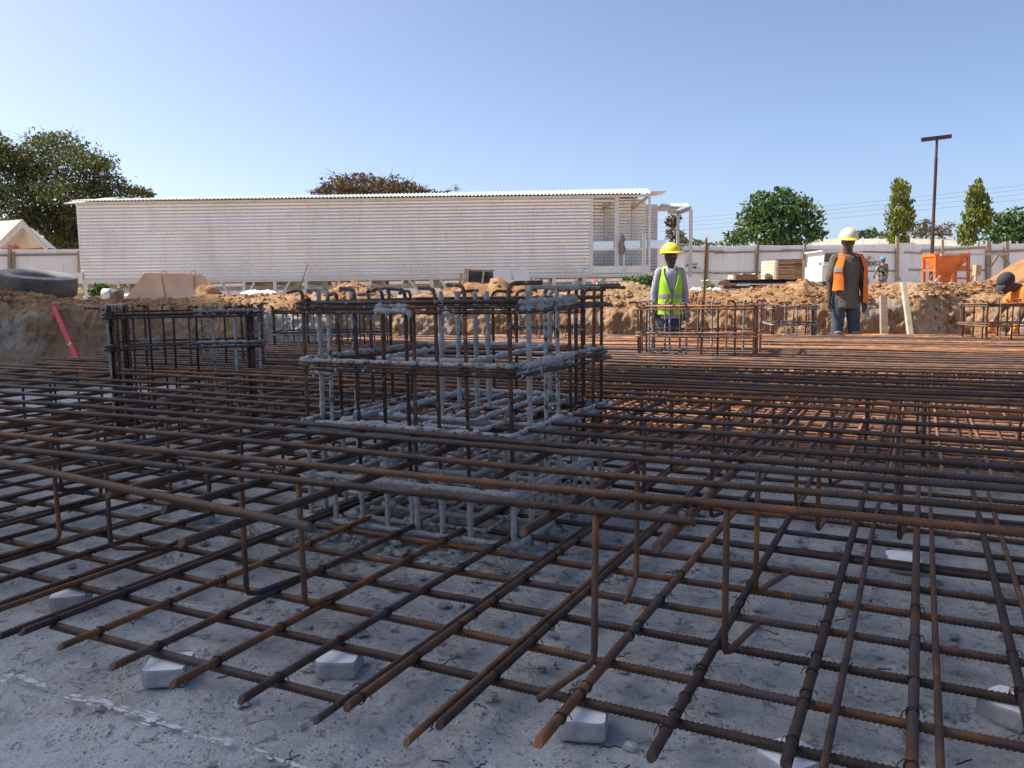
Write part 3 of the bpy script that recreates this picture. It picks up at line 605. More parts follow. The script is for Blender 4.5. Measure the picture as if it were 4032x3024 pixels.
for z in (1.01, 0.755):
    for (x, y, dx) in ((1.06, -.02, 0), (1.10, 0.02, 1), (0.325, -.014, 0), (0.88, -.014, 0), (0.15, -.014, 0), (1.11, 0.70, 1), (1.11, 0.9, 1)):
        mb = MB(); mb.tube([(x + (0 if dx else .018) * math.cos(a) , y + (.018 if dx else 0) * math.cos(a), z + .026 * math.sin(a)) for a in [i * 0.524 for i in range(13)]], .0016, 4, False)
        mb.build('tie_wire', M['wire'], cageA, local=True)

def ring_cage(label, loc, rotz, W, D, nx, ny, mt, hz, top, thick=None, r=.0085, dense=()):
    """An ordinary cage further off: posts all round, two double hoops."""
    posts = []
    for i in range(nx):
        x = 0.03 + (W - 0.06) * i / (nx - 1) + random.uniform(-.015, .015)
        posts.append((x, 0.015, top + random.uniform(-.015, .015), random.choice(((0, -1), (-0.7, -0.7), (0.3, -1))), random.choice((0, .05, .07, .09)), random.choice(mt), r))
        posts.append((x + random.uniform(-.03, .03), D - 0.015, top + random.uniform(-.02, .015), (0.2, 1), 0.06, random.choice(mt), r))
    for i in range(ny):
        y = 0.09 + (D - 0.18) * i / max(1, ny - 1)
        posts.append((0.015, y, top, (-1, 0.2), 0.13 if i % 2 else 0.05, random.choice(mt), r)); posts.append((W - 0.015, y, top, (0.3, 1), 0.12, random.choice(mt), r))
    for (x, y, n) in dense:
        for k in range(n): posts.append((x + (k % 3) * .022, y + (k // 3) * .03, top + random.uniform(-.02, .01), (-1, -0.1), 0.16 if k == 0 else 0.0, random.choice(mt[:2]), r * 1.05))
    hp = []
    for z in hz:
        hp.append((z, r, mt[0], -.004, W + .004, -.006, D + .006, random.uniform(-.01, .012))); hp.append((z - .026, r, random.choice(mt), -.004, W + .004, -.006, D + .006, random.uniform(-.01, .01)))
    return cage(label, loc, rotz, posts, hp, W, D)
a = on(410, 1489, 0.5); 
pl = at(405, 1250, 6.05); pr = at(1022, 1240, 6.30); vx = Vector((pr.x - pl.x, pr.y - pl.y, 0)); angB = math.atan2(vx.y, vx.x)
cageB = ring_cage('dark column cage by the left bank with thick bundles of bars at both ends', (pl.x, pl.y, 0), angB, vx.length, 0.62, 8, 2, ['cage', 'cage', 'halfmortar', 'cage', 'mortared'], (0.95, 0.715), 1.01, dense=((0.03, 0.03, 9), (vx.length - .10, 0.03, 7), (0.03, 0.45, 6)))
mb = MB(); n = vx.length
clots(mb, (n * .56, -.005, .955), (n * .97, -.005, .96), 70, .011, 5); clots(mb, (n * .58, -.005, .72), (n * .98, -.005, .715), 90, .012, 90); clots(mb, (.12, .55, .72), (.3, .55, .72), 20, .012, 200)
for k in range(5): mb.tube([(n * .66 + .012 * k, -.01, .70), (n * .665 + .012 * k, -.012, .64), (n * .67 + .006 * k, -.01, .585)], .0035, 5)
o = mb.build('mortar_splash', M['mortared'], cageB, True, local=True); o['kind'] = 'stuff'
pl = at(1072, 1360, 9.1); pr = at(1531, 1355, 9.15); vx = Vector((pr.x - pl.x, pr.y - pl.y, 0))
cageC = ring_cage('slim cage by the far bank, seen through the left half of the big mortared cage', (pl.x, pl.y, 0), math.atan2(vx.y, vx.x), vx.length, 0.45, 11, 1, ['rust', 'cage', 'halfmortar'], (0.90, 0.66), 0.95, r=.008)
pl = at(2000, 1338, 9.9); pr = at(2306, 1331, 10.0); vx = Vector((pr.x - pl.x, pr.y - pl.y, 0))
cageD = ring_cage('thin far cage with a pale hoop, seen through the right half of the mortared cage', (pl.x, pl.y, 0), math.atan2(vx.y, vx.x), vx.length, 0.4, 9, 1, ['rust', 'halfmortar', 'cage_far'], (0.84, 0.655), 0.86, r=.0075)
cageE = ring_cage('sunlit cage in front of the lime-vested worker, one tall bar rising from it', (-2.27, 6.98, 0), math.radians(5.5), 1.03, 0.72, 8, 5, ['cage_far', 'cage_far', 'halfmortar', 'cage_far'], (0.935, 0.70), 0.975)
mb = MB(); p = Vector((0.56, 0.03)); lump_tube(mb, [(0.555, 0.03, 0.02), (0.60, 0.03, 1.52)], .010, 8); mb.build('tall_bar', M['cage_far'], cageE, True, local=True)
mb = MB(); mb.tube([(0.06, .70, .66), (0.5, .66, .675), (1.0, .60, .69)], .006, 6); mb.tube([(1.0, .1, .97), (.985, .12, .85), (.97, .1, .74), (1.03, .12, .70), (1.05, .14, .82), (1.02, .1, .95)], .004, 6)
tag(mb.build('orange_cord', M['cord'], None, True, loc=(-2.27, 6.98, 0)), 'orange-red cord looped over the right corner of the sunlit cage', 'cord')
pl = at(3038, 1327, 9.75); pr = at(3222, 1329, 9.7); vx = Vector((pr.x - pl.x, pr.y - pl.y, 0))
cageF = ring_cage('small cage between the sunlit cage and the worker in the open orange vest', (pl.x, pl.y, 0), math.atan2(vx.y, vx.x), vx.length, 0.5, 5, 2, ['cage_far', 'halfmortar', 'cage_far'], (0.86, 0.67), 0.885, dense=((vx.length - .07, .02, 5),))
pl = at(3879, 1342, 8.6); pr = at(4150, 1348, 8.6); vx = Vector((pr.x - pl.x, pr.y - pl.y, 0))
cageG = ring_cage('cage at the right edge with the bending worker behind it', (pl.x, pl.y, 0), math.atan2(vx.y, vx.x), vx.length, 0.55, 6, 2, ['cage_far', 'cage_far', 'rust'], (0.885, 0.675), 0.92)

# ------------------------------------------------------------ cover blocks, chips, wire scraps
def block(x, y, rz, label, tilt=0.0):
    t = thing('cover_block', label, 'concrete block', (x, y, 0.0), rz, 'mortar cover blocks under the lower bars'); t.rotation_euler = (tilt, 0, rz)
    mb = MB(); n = 6; P = []
    h = 0.0465; c = 0.003; s = 0.060
    for zz, k in ((-0.004, s - .003), (0.004, s), (h - .006, s + .0005), (h, s - c * .7)):
        row = []
        for q in range(4):
            for i in range(n):
                a, b = [((-1, -1), (1, -1)), ((1, -1), (1, 1)), ((1, 1), (-1, 1)), ((-1, 1), (-1, -1))][q]
                u = i / n; px, py = a[0] + (b[0] - a[0]) * u, a[1] + (b[1] - a[1]) * u
                cr = 0.93 if i == 0 else 1.0
                j = noise.noise((px * 4 + x * 9, py * 4 + y * 7, zz * 60)) * 0.0028
                row.append((px * (k * cr + j), py * (k * cr + j), zz))
        P.append(row)
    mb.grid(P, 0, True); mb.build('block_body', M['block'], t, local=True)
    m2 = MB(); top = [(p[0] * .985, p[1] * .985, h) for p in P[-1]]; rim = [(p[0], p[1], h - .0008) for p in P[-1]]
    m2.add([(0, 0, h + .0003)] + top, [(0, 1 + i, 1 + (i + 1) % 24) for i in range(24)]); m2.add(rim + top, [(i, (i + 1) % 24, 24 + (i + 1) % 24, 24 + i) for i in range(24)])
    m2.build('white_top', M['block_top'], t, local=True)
for a in [(-1.885, 1.545, .55, 'grey block with white top under the short front bar, nearest the left'), (-1.47, 1.79, .42, 'white-topped block under the crossing between the two left front bars'), (-2.66, 1.79, .75, 'dull block under bars at the left edge, its side to the viewer'),
          (-0.715, 1.79, .30, 'white-topped block under the frontmost long bar, below the tall chair leg'), (-0.225, 1.815, -.62, 'block at the bottom edge with a wire knot on the bar above it'), (-0.03, 3.40, .2, 'chipped white block alone between bars in the right middle', 0.07),
          (0.235, 2.30, -.55, 'pale block cut by the right edge under the bars'), (-3.07, 2.755, .8, 'dark block further back left below the end of a slanting bar')]: block(*a)
mb = MB()
for k in range(1100):
    if k < 620: x, y = AX + AW * 0.5 + random.gauss(0, .5), AY - 0.02 + random.gauss(0, .22)
    else: x, y = random.uniform(-4, 1), random.uniform(1.2, 4.2)
    s = random.choice((.004, .006, .009, .014, .02)) * random.uniform(.7, 1.2)
    blob(mb, (x, y, s * .25 - .004), (s * random.uniform(.8, 1.5), s, s * .55), 0, 0.7, k)
o = mb.build('concrete_chips', M['blinding']); o['kind'] = 'stuff'; o['label'] = 'loose concrete chips scattered round the foot of the big cage'
SC = [(-1.27, 1.36, 3), (-0.95, 1.50, 0), (-1.05, 1.62, 0), (-0.86, 1.52, 1), (-0.99, 1.76, 0), (-1.1, 1.80, 0), (-0.55, 1.64, 3), (-0.62, 1.72, 0), (-0.33, 2.15, 2), (-0.33, 2.34, 0), (-0.14, 2.40, 0), (-0.06, 2.42, 0), (-0.12, 2.95, 0), (0.06, 2.15, 0), (0.0, 1.83, 0), (-0.52, 2.0, 1), (-0.38, 2.55, 0), (-0.2, 2.75, 0), (-1.35, 1.72, 1), (-1.72, 1.60, 0), (-1.82, 1.9, 1), (-2.3, 1.75, 0), (-1.95, 2.2, 0), (-2.1, 1.62, 0), (-0.75, 2.2, 0), (-0.9, 2.05, 0), (-1.2, 1.95, 0), (0.12, 2.0, 0), (0.03, 2.7, 0)]
for (x, y, kd) in SC:
    mb = MB(); L = (0.045, 0.03, 0.16, 0.05)[kd] * random.uniform(.8, 1.2); a = random.uniform(0, 6.28); c, s = math.cos(a), math.sin(a)
    pts = [(-L / 2, 0), (-L / 4, .004), (0, -.002 if kd != 2 else .02), (L / 4, .004), (L / 2, -.006)]
    mb.tube([(px * c - py * s, px * s + py * c, .006 + .008 * random.random()) for px, py in pts], .0017, 5)
    if kd == 3: mb.tube([(0, 0, .007), (.012 * c - .02 * s, .012 * s + .02 * c, .012), (.03 * c - .03 * s, .03 * s + .03 * c, .006)], .0015, 5)
    lab = {0: 'small dark scrap of tie wire lying on the concrete floor', 1: 'small dark scrap of tie wire lying on the concrete floor', 2: 'long bent piece of tie wire lying on the floor right of the tall chair leg', 3: 'forked twist of tie wire lying on the floor before the bar ends'}[kd]
    tag(mb.build('wire_scrap', M['wire'], None, True, loc=(x, y, 0)), lab, 'wire scrap', 'scraps of tie wire on the floor')
# ------------------------------------------------------------ things on the far bank
def oriented(c, ex, ez=Vector((0, 0, 1))):
    ex = ex.normalized(); ey = ez.cross(ex).normalized(); return Matrix((ex, ey, ez)).transposed()
# lorry tyre lying on the left bank
TC = at(146, 1150, 11.9)
t = thing('lorry_tyre', 'worn black lorry tyre lying on the left bank', 'tyre', (TC.x, TC.y, 1.16))
def lathe(mb, prof, n, mtx, mi=0):
    P = [[mtx @ Vector((r * math.cos(2 * math.pi * k / n), r * math.sin(2 * math.pi * k / n), z)) for r, z in prof] for k in range(n)]
    r, c = n, len(prof); vs = [p for row in P for p in row]
    mb.add(vs, [(i * c + j, ((i + 1) % n) * c + j, ((i + 1) % n) * c + j + 1, i * c + j + 1) for i in range(n) for j in range(c - 1)], mi)
tilt = Matrix.Rotation(YAW, 4, 'Z') @ Matrix.Rotation(math.radians(8.5), 4, 'Y') @ Matrix.Rotation(math.radians(5), 4, 'X')
mt = Matrix.Translation((TC.x, TC.y, 1.285)) @ tilt
R_ = 0.53
mb = MB(); lathe(mb, [(R_ - .02, -.13), (R_, -.11), (R_ + .004, -.05), (R_ + .004, .05), (R_, .11), (R_ - .02, .13)], 48, mt); mb.build('tread', M['tyre'], t, True)
mb = MB(); lathe(mb, [(R_ - .02, .13), (R_ - .06, .148), (R_ - .14, .150), (R_ - .20, .135), (R_ - .235, .12), (R_ - .24, .09), (R_ - .22, .06)], 48, mt); lathe(mb, [(R_ - .22, .06), (R_ - .10, .05), (R_ - .06, 0), (R_ - .10, -.05), (R_ - .22, -.06), (R_ - .24, -.09), (R_ - .235, -.12), (R_ - .14, -.15), (R_ - .06, -.148), (R_ - .02, -.13)], 48, mt); mb.build('side_wall', M['tyre_dust'], t, True)
# concrete road barrier lying skew
t = at(690, 1160, 14.6); bx = RH * 0.985 + FH * 0.17; bx.normalize()
BR = thing('concrete_barrier', 'dusty pinkish concrete road barrier with sloping ends in front of the metal building', 'concrete barrier', (t.x, t.y, 0.98))
mb = MB(); by = Vector((0, 0, 1)).cross(bx)
def bp(x, y, z): return Vector((t.x, t.y, 0.93)) + bx * x + by * y + Vector((0, 0, z))
secs = [(-0.80, 0.0, .30), (-0.74, .14, .30), (-0.47, .545, .12), (-0.44, .56, .11), (0.08, .545, .11), (0.50, .52, .11), (0.53, .50, .12), (0.60, .42, .15), (0.66, .05, .27), (0.68, 0, .30)]
P = []
for (x, z, wd) in secs:
    P.append([bp(x, -.30, -.05), bp(x, -.30, min(z, .08)), bp(x, -.18 if z > .2 else -.29, min(z, .22)), bp(x, -wd, z), bp(x, wd, z), bp(x, .18 if z > .2 else .29, min(z, .22)), bp(x, .30, min(z, .08)), bp(x, .30, -.05)])
mb.grid(P); mb.build('barrier_body', M['barrier'], BR)
mb = MB()
for x in (-.16, .33): mb.tube([bp(x - .04, -.03, .53), bp(x - .04, -.03, .585), bp(x, -.03, .60), bp(x + .04, -.03, .58), bp(x + .04, -.03, .53)], .010, 6)
mb.build('lifting_loop', M['timber'], BR)
mb = MB(); mb.beam(bp(-.18, -.135, .50), bp(-.09, -.285, .02), .018, .012); mb.beam(bp(.36, -.13, .50), bp(.37, -.20, .28), .02, .012); mb.build('stain_strip', M['timber_brown'], BR)
def rock(u, v, D, r, label, seed, mat='rock', cat='rock', name='rock', sink=0.3):
    p = at(u, v, D); mb = MB(); blob(mb, (0, 0, 0), r, 3, 0.45, seed)
    o = mb.build(name, M[mat], None, True, loc=(p.x, p.y, p.z)); return tag(o, label, cat)
rock(820, 1160, 12.6, (.20, .16, .135), 'big round ochre boulder on the bank right of the concrete barrier', 3)
rock(366, 1190, 11.5, (.115, .10, .07), 'dark rounded rock between the tyre and the barrier', 5)
rock(270, 1190, 11.2, (.10, .08, .055), 'brown stone under the right end of the lorry tyre', 9)
rock(506, 1187, 11.5, (.075, .06, .04), 'small ochre stone on the bank before the barrier', 12)
rock(1010, 1175, 12.2, (.05, .05, .05), 'reddish stone on the bank right of the boulder', 15, 'spoil')
rock(3225, 1140, 13.2, (.095, .08, .035), 'flat whitish stone on the bank left of the worker in the orange vest', 18)
rock(3452, 1128, 12.8, (.07, .06, .06), 'rounded ochre clod on the bank below the walking woman', 21)
rock(3655, 1127, 12.6, (.11, .08, .05), 'lumpy clod of earth just left of the orange skip', 24)
rock(1960, 1130, 12.7, (.14, .12, .13), 'peaked earth clod in front of the white boards', 27, 'earth')
mb = MB()
for k in range(5200):
    u = random.uniform(-200, 4250); phi = math.atan((u - 2016) / F_PX); s = random.choice((.010, .014, .018, .024, .034)) * random.uniform(.7, 1.3); tt = random.random()
    d0 = kn(phi, 1) / math.cos(phi); zw, zc = kn(phi, 2), kn(phi, 3); r = 0.35 + 1.15 * tt + 0.9 * slump(phi)
    z = zw + (zc - zw) * (0.5 - 0.5 * math.cos(math.pi * min(1, tt * 1.35 + .0))); p = EYE + polar_dir(phi) * (d0 + r); p.z = z + s * .2
    blob(mb, p, (s * 1.25, s, s * .75), 0, 0.7, k)
o = mb.build('earth_clods', M['earth']); o['kind'] = 'stuff'; o['label'] = 'loose clods of earth along the top of the pit bank'
def plank(u0, v0, u1, v1, D0, D1, wd, th, label, mat='timber_pale', name='plank'):
    a, b = at(u0, v0, D0), at(u1, v1, D1); c = (a + b) / 2
    mb = MB(); A, B = a - c, b - c; n = 10; x = (B - A).normalized(); y = (-FH).cross(x); y.normalize(); z = x.cross(y); P = []
    for i in range(n + 1):
        q = A.lerp(B, i / n); e = .004 * noise.noise((i * 1.3, D0, u0)); P.append([q + y * (s * wd / 2 + e) + z * (r * th / 2) for s, r in ((-1, -1), (1, -1), (1, 1), (-1, 1))])
    mb.grid(P, 0, True); mb.add(P[0], [(0, 1, 2, 3)]); mb.add(P[-1], [(3, 2, 1, 0)])
    return tag(mb.build(name, M[mat], None, loc=c), label, 'plank')
plank(3478, 1166, 3481, 1345, 11.25, 10.95, .092, .045, 'short upright plank against the far pit wall, left of the pale leaning one', 'timber', 'timber_plank')
plank(3557, 1113, 3588, 1345, 11.3, 10.85, .065, .05, 'pale plank leaning on the far pit wall, its top above the bank', name='timber_plank')
plank(3497, 1150, 3627, 1126, 12.0, 12.2, .055, .08, 'weathered plank lying across the top of the bank behind the leaning one', name='timber_plank')
plank(130, 1172, 212, 1195, 11.0, 10.9, .05, .04, 'short board lying on the earth under the tyre', 'timber_brown', 'timber_plank')
# red straightedge against the left bank
a, b = at(211, 1207, 10.25), at(326, 1462, 9.55); c = (a + b) / 2
RS = thing('straightedge', 'long red aluminium straightedge leaning on the left pit bank', 'straightedge', (b.x, b.y, 0.1))
mb = MB(); mb.beam(a, b, .062, .024, -FH); mb.build('red_bar', M['red_alu'], RS)
mb = MB(); q = a.lerp(b, .60); mb.beam(q - (b - a).normalized() * .018, q + (b - a).normalized() * .018, .05, .034, -FH); mb.build('green_vial', M['lime_vial'], RS)
# scraps behind the tyre
p = at(303, 1162, 13); mb = MB(); mb.add([(-.11, 0, -.06), (.12, 0, -.06), (.13, .05, .03), (.02, .06, .13), (-.10, .03, .07), (0, -.05, .02)], [(0, 1, 5), (1, 2, 5), (2, 3, 5), (3, 4, 5), (4, 0, 5), (0, 4, 3, 2, 1)])
tag(mb.build('cardboard_scrap', M['card'], None, loc=p), 'torn piece of yellowish cardboard right of the lorry tyre', 'cardboard')
p = at(340, 1168, 13.2); mb = MB(); P = [[Vector((-.10 + .2 * i / 6, -.05 + .1 * j / 3, .01 * math.sin(i * 1.4 + j))) for i in range(7)] for j in range(4)]; mb.grid(P); mb.grid([[q - Vector((0, 0, .004)) for q in r] for r in P[::-1]])
tag(mb.build('white_sheet', M['white_paint'], None, loc=p), 'small white sheet lying on the bank behind the dark rock', 'sheet')
p = at(440, 1160, 15.5)
MO = thing('pump_motor', 'grey drum-shaped pump motor on the ground left of the concrete barrier', 'pump', (p.x, p.y, .95))
mb = MB(); mb.tube([p + RH * x for x in (-.16, -.15, .0, .01)], [.10, .115, .115, .10], 16); mb.build('motor_casing', M['steel_white'], MO, True)
mb = MB(); mb.tube([p + RH * x for x in (.02, .04, .19, .20)], [.09, .10, .10, .05], 16); mb.build('pump_body', M['tyre'], MO, True)
mb = MB(); q = p + RH * .15
mb.beam(q + RH * -.08 + Vector((0, 0, -.1)), q + RH * .22 + Vector((0, 0, -.1)), .05, .02); mb.beam(q + RH * .21 + Vector((0, 0, -.1)), q + RH * .21 + Vector((0, 0, .17)), .025, .025); mb.beam(q + RH * -.1 + Vector((0, 0, .09)), q + RH * .21 + Vector((0, 0, .16)), .02, .02); mb.build('pump_frame', M['cloth_grey'], MO)
def tarp(u, v, D, wx, wy, h, label, seed):
    p = at(u, v, D); mb = MB(); P = []
    for j in range(9):
        row = []
        for i in range(17):
            x, y = (i / 16 - .5), (j / 8 - .5); e = max(0, 1 - (2 * abs(x)) ** 3) * max(0, 1 - (2 * abs(y)) ** 3)
            row.append(RH * (x * wx) + FH * (y * wy) + Vector((0, 0, h * e * (0.7 + 0.6 * noise.noise((i * .5, j * .6, seed))))))
        P.append(row)
    mb.grid(P); return tag(mb.build('tarpaulin', M['tarp'], None, True, loc=(p.x, p.y, p.z)), label, 'tarpaulin')
tarp(1020, 1164, 15, .75, .5, .13, 'white tarpaulin heaped under the metal building behind the boulder', 1)
tarp(2810, 1150, 14, .36, .35, .09, 'crumpled pale blue plastic at the foot of the sheet stack', 5)
tarp(2740, 1150, 14.6, .32, .3, .10, 'cream plastic sacking on the bank right of the worker in the lime vest', 9)
tarp(560, 1165, 16, .9, .4, .07, 'grey-blue sheet on the ground behind the concrete barrier', 13)
# sticks, tape
a, b = at(1212, 1040, 12.6), at(1165, 1150, 12.5); mb = MB(); mb.tube([a - b, (0, 0, -.1)], .008, 6)
tag(mb.build('steel_stake', M['rust'], None, True, loc=b), 'thin rusty stake leaning in the bank in front of the building', 'stake')
p = at(2352, 1130, 12.8); mb = MB()
for k in range(16):
    q = Vector((random.gauss(0, .05), random.gauss(0, .04), random.gauss(0, .04))); e = Vector((random.gauss(0, .07), random.gauss(0, .05), random.gauss(-.02, .06))); m_ = q + e * .5 + Vector((0, 0, random.gauss(0, .03)))
    wv = Vector((0.004, 0.01, .014)); mb.add([q - wv, q + wv, m_ + wv, m_ - wv, q + e + wv, q + e - wv], [(0, 1, 2, 3), (3, 2, 4, 5)])
tag(mb.build('barrier_tape', M['tape'], None, loc=p), 'tangle of red and white tape on a stick below the balcony', 'tape')
a, b = at(2348, 1085, 12.8), at(2352, 1150, 12.8); mb = MB(); mb.tube([a - b, (0, 0, -.1)], .007, 6); tag(mb.build('steel_stake', M['rust'], None, True, loc=b), 'short rusty stake carrying the tangled tape', 'stake')
# formwork panel and two white boards leaning
FPc = at(1895, 1125, 15.2)
FPt = thing('formwork_panel', 'black formwork panel with brown timber frame leaning left of the white boards', 'formwork', (FPc.x, FPc.y, 1.0))
def fp(u, v, off=0.0): 
    q = at(u, v, 15.2 - off); return q + FH * (0.35 * (q.z - 1.0))
mb = MB(); mb.add([fp(1826, 1150), fp(1830, 1062), fp(1946, 1066), fp(1952, 1150)], [(0, 1, 2, 3)]); mb.add([fp(1826, 1150, -.02), fp(1830, 1062, -.02), fp(1946, 1066, -.02), fp(1952, 1150, -.02)], [(3, 2, 1, 0)]); mb.build('plywood_face', M['black_ply'], FPt)
for (a, b, wd) in [((1826, 1150), (1832, 1058), .052), ((1837, 1150), (1841, 1062), .025), ((1835, 1062), (1946, 1067), .032), ((1896, 1150), (1903, 1068), .036), ((1806, 1152), (1816, 1076), .06)]:
    mb = MB(); mb.beam(fp(*a, .035), fp(*b, .035), wd, .04, -FH); mb.build('timber_batten', M['timber'], FPt)
for (pts, lab) in [([(1944, 1140), (1941, 1070), (1955, 1058), (1968, 1047), (1982, 1052), (2008, 1060), (2020, 1135), (2010, 1150), (1950, 1150)], 'white board with a pointed top leaning beside the black formwork'),
                   ([(2030, 1145), (2020, 1075), (2036, 1062), (2050, 1053), (2066, 1058), (2080, 1066), (2092, 1115), (2080, 1150)], 'white board with a pointed top, the right one of the two')]:
    D = 14.6; c = at(pts[0][0], 1130, D); mb = MB(); F = [at(u, v, D) + FH * (0.2 * (at(u, v, D).z - 1.0)) - c for u, v in pts]; G = [q + FH * .018 for q in F]; n = len(F)
    mb.add(F + G, [tuple(range(n)), tuple(range(n, 2 * n))[::-1]] + [(i, (i + 1) % n, n + (i + 1) % n, n + i) for i in range(n)]); tag(mb.build('board', M['white_board'], None, loc=c), lab, 'board')

# ------------------------------------------------------------ metal building on stilts
BD = 28.4
EXb, EYb = RH, FH
def W(u, v, back=0.0): return at(u, v, BD) + FH * back
def WX(u, back=0.0, z=0.0):          # point of the front plane at the picture column u (read at eye level), pushed back, at height z
    p = at(u, 1150, BD); return Vector((p.x, p.y, z)) + FH * back
zb, zt = W(1320, 1091).z, W(1320, 787).z
BL = thing('metal_building', 'long silver building on stilts, clad in horizontally corrugated sheet', 'building', WX(1300, 2, 0.6))
def corr_sheet(u0, u1, back, z0, z1, name, mat, waves, amp=.012, off=0.0, parent=None, seg=6):
    """A sheet with horizontal corrugations."""
    a, b = WX(u0, back), WX(u1, back); n = waves * seg; P = []
    for i in range(n + 1):
        z = z0 + (z1 - z0) * i / n; d = -FH * (amp * math.sin(2 * math.pi * i / seg) + off)
        P.append([Vector((a.x, a.y, z)) + d, Vector((b.x, b.y, z)) + d])
    mb = MB(); mb.grid(P); return mb.build(name, M[mat], parent, True)
ul, ur = 324, 2327; ns = 9
for i in range(ns):
    ua, ub = ul + (ur - ul) * i / ns, ul + (ur - ul) * (i + 1) / ns + (4 if i < ns - 1 else 0)
    corr_sheet(ua, ub, 0.0, zb, zt, 'cladding_sheet', 'clad', 23, .0135, 0.002 * (i % 2), BL)
mb = MB()
for i in range(ns + 1):
    for k in range(1, 26, 3):
        q = WX(ul + (ur - ul) * i / ns + (3 if i == 0 else -3 if i == ns else 0), 0, zb + (zt - zb) * (min(k, 22) + .25) / 23) - FH * .020; mb.box(q, (.018, .010, .018))
for k in range(60):
    q = WX(random.uniform(ul + 5, ur - 5), 0, zb + (zt - zb) * (random.randint(0, 22) + .25) / 23) - FH * .020; mb.box(q, (.014, .01, .014))
o = mb.build('fixing_screws', M['timber'], BL); o['kind'] = 'stuff'
# end wall at the left, return at the right, floor, back
mb = MB(); dep = 3.6
for (u, b0, b1) in ((ul + 1, 0.01, dep), (ur - 1, 0.01, 1.25)):
    p, q = WX(u, b0), WX(u, b1); mb.add([(p.x, p.y, zb), (q.x, q.y, zb), (q.x, q.y, zt + .2), (p.x, p.y, zt - .02)], [(0, 1, 2, 3)])
p, q = WX(ul + 1, dep), WX(2552, dep); mb.add([(p.x, p.y, zb), (q.x, q.y, zb), (q.x, q.y, zt + .4), (p.x, p.y, zt + .4)], [(0, 1, 2, 3)])
mb.build('wall', M['clad'], BL)
mb = MB(); a, b, c, d = WX(ul, 0.02), WX(2552, 0.02), WX(2552, dep), WX(ul, dep); z = zb - .03
mb.add([(v.x, v.y, z) for v in (a, b, c, d)] + [(v.x, v.y, z - .10) for v in (a, b, c, d)], [(0, 1, 2, 3), (7, 6, 5, 4), (0, 4, 5, 1), (2, 6, 7, 3), (1, 5, 6, 2), (0, 3, 7, 4)]); mb.build('floor_deck', M['steel_white'], BL)
# roof: corrugated sheet rising to the back
def roof(u0, u1, ze, name, parent, mat='roof_sheet', amp=.022, px=14, prof=((-.22, 0), (.7, 1), (3.8, .2)), hl=lambda u: float(np.interp(u, [320, 2556], [.13, .25]))):
    n = int(round((u1 - u0) / px)) * 6; P = [[] for _ in prof]
    for i in range(n + 1):
        u = u0 + (u1 - u0) * i / n; h = amp * math.cos(2 * math.pi * i / 6)
        for row, (bk, f) in zip(P, prof): row.append(WX(u, bk, ze + hl(u) * f + h))
    mb = MB(); mb.grid(P); mb.grid([[q - Vector((0, 0, .006)) for q in r] for r in P[::-1]]); return mb.build(name, M[mat], parent, True)
ns = 14
for i in range(ns): roof(320 + (2556 - 320) * i / ns, 320 + (2556 - 320) * (i + 1) / ns, zt + .065, 'roof_sheet', BL)
mb = MB(); a, b = WX(258, 0.3, zt + .06), WX(322, 0.3, zt + .07); mb.add([a, b, b + FH * 3.0 + Vector((0, 0, .5)), a + FH * 3.0 + Vector((0, 0, .5))], [(0, 1, 2, 3)]); mb.add([v - Vector((0, 0, .02)) for v in (a, b, b + FH * 3.0 + Vector((0, 0, .5)), a + FH * 3.0 + Vector((0, 0, .5)))], [(3, 2, 1, 0)]); mb.add([a, b, b - Vector((0, 0, .05)), a - Vector((0, 0, .05))], [(0, 1, 2, 3)])
mb.beam(WX(2555, .5, zt + .12), WX(2620, .5, zt + .13), 1.2, .03); mb.build('roof_edge', M['roof_sheet'], BL)
mb = MB(); mb.beam(WX(ul, -.03, zt - .01), WX(ur, -.03, zt - .01), .05, .09); mb.beam(WX(ul, -.03, zb - .02), WX(ur, -.03, zb - .02), .05, .06); mb.build('edge_flashing', M['steel_white'], BL)
# balcony at the right end
mb = MB(); corr_sheet(2327, 2452, 1.15, zb, zt + .1, 'cladding_sheet', 'clad', 23, .0135, 0, BL); corr_sheet(2452, 2562, 1.15, zb, zt + .02, 'cladding_sheet', 'clad', 23, .0135, .003, BL)
corr_sheet(2556, 2626, 1.9, zb + .05, zt - .10, 'cladding_sheet', 'clad', 22, .0165, 0, BL)
zr = lambda v: W(2440, v).z
posts = [(2331, 0.0, 768, 1090), (2424, 0.0, 770, 1046), (2432, 0.03, 770, 1046), (2556, 0.0, 768, 1088)]
for (u, bk, v0, v1) in posts:
    mb = MB(); a, b = WX(u, bk, zr(v0)), WX(u, bk, zr(v1)); mb.beam(a, b, .075, .075, FH); mb.build('balcony_post', M['steel_white'], BL)
for (u, v0, v1) in ((2398, 795, 960), (2510, 790, 958), (2398, 1003, 1045), (2510, 1003, 1045)):
    mb = MB(); mb.beam(WX(u, 1.10, zr(v0)), WX(u, 1.10, zr(v1)), .06, .05, FH); mb.build('door_jamb', M['steel_white'], BL)
mb = MB(); mb.beam(WX(2337, -.02, zr(791)), WX(2420, -.02, zr(791)), .05, .06, (0, 0, 1)); mb.build('cross_rail', M['steel_white'], BL)
mb = MB(); mb.beam(WX(2334, .12, zr(965)), WX(2620, .12, zr(962)), .01, .27, (0, 0, 1)); mb.build('zinc_panel', M['galv'], BL)
mb = MB()
p0, p1 = WX(2336, -.05, zr(984)), WX(2534, -.05, zr(981)); mb.beam(p0, p1, .03, .05); mb.build('hand_rail', M['white_paint'], BL)
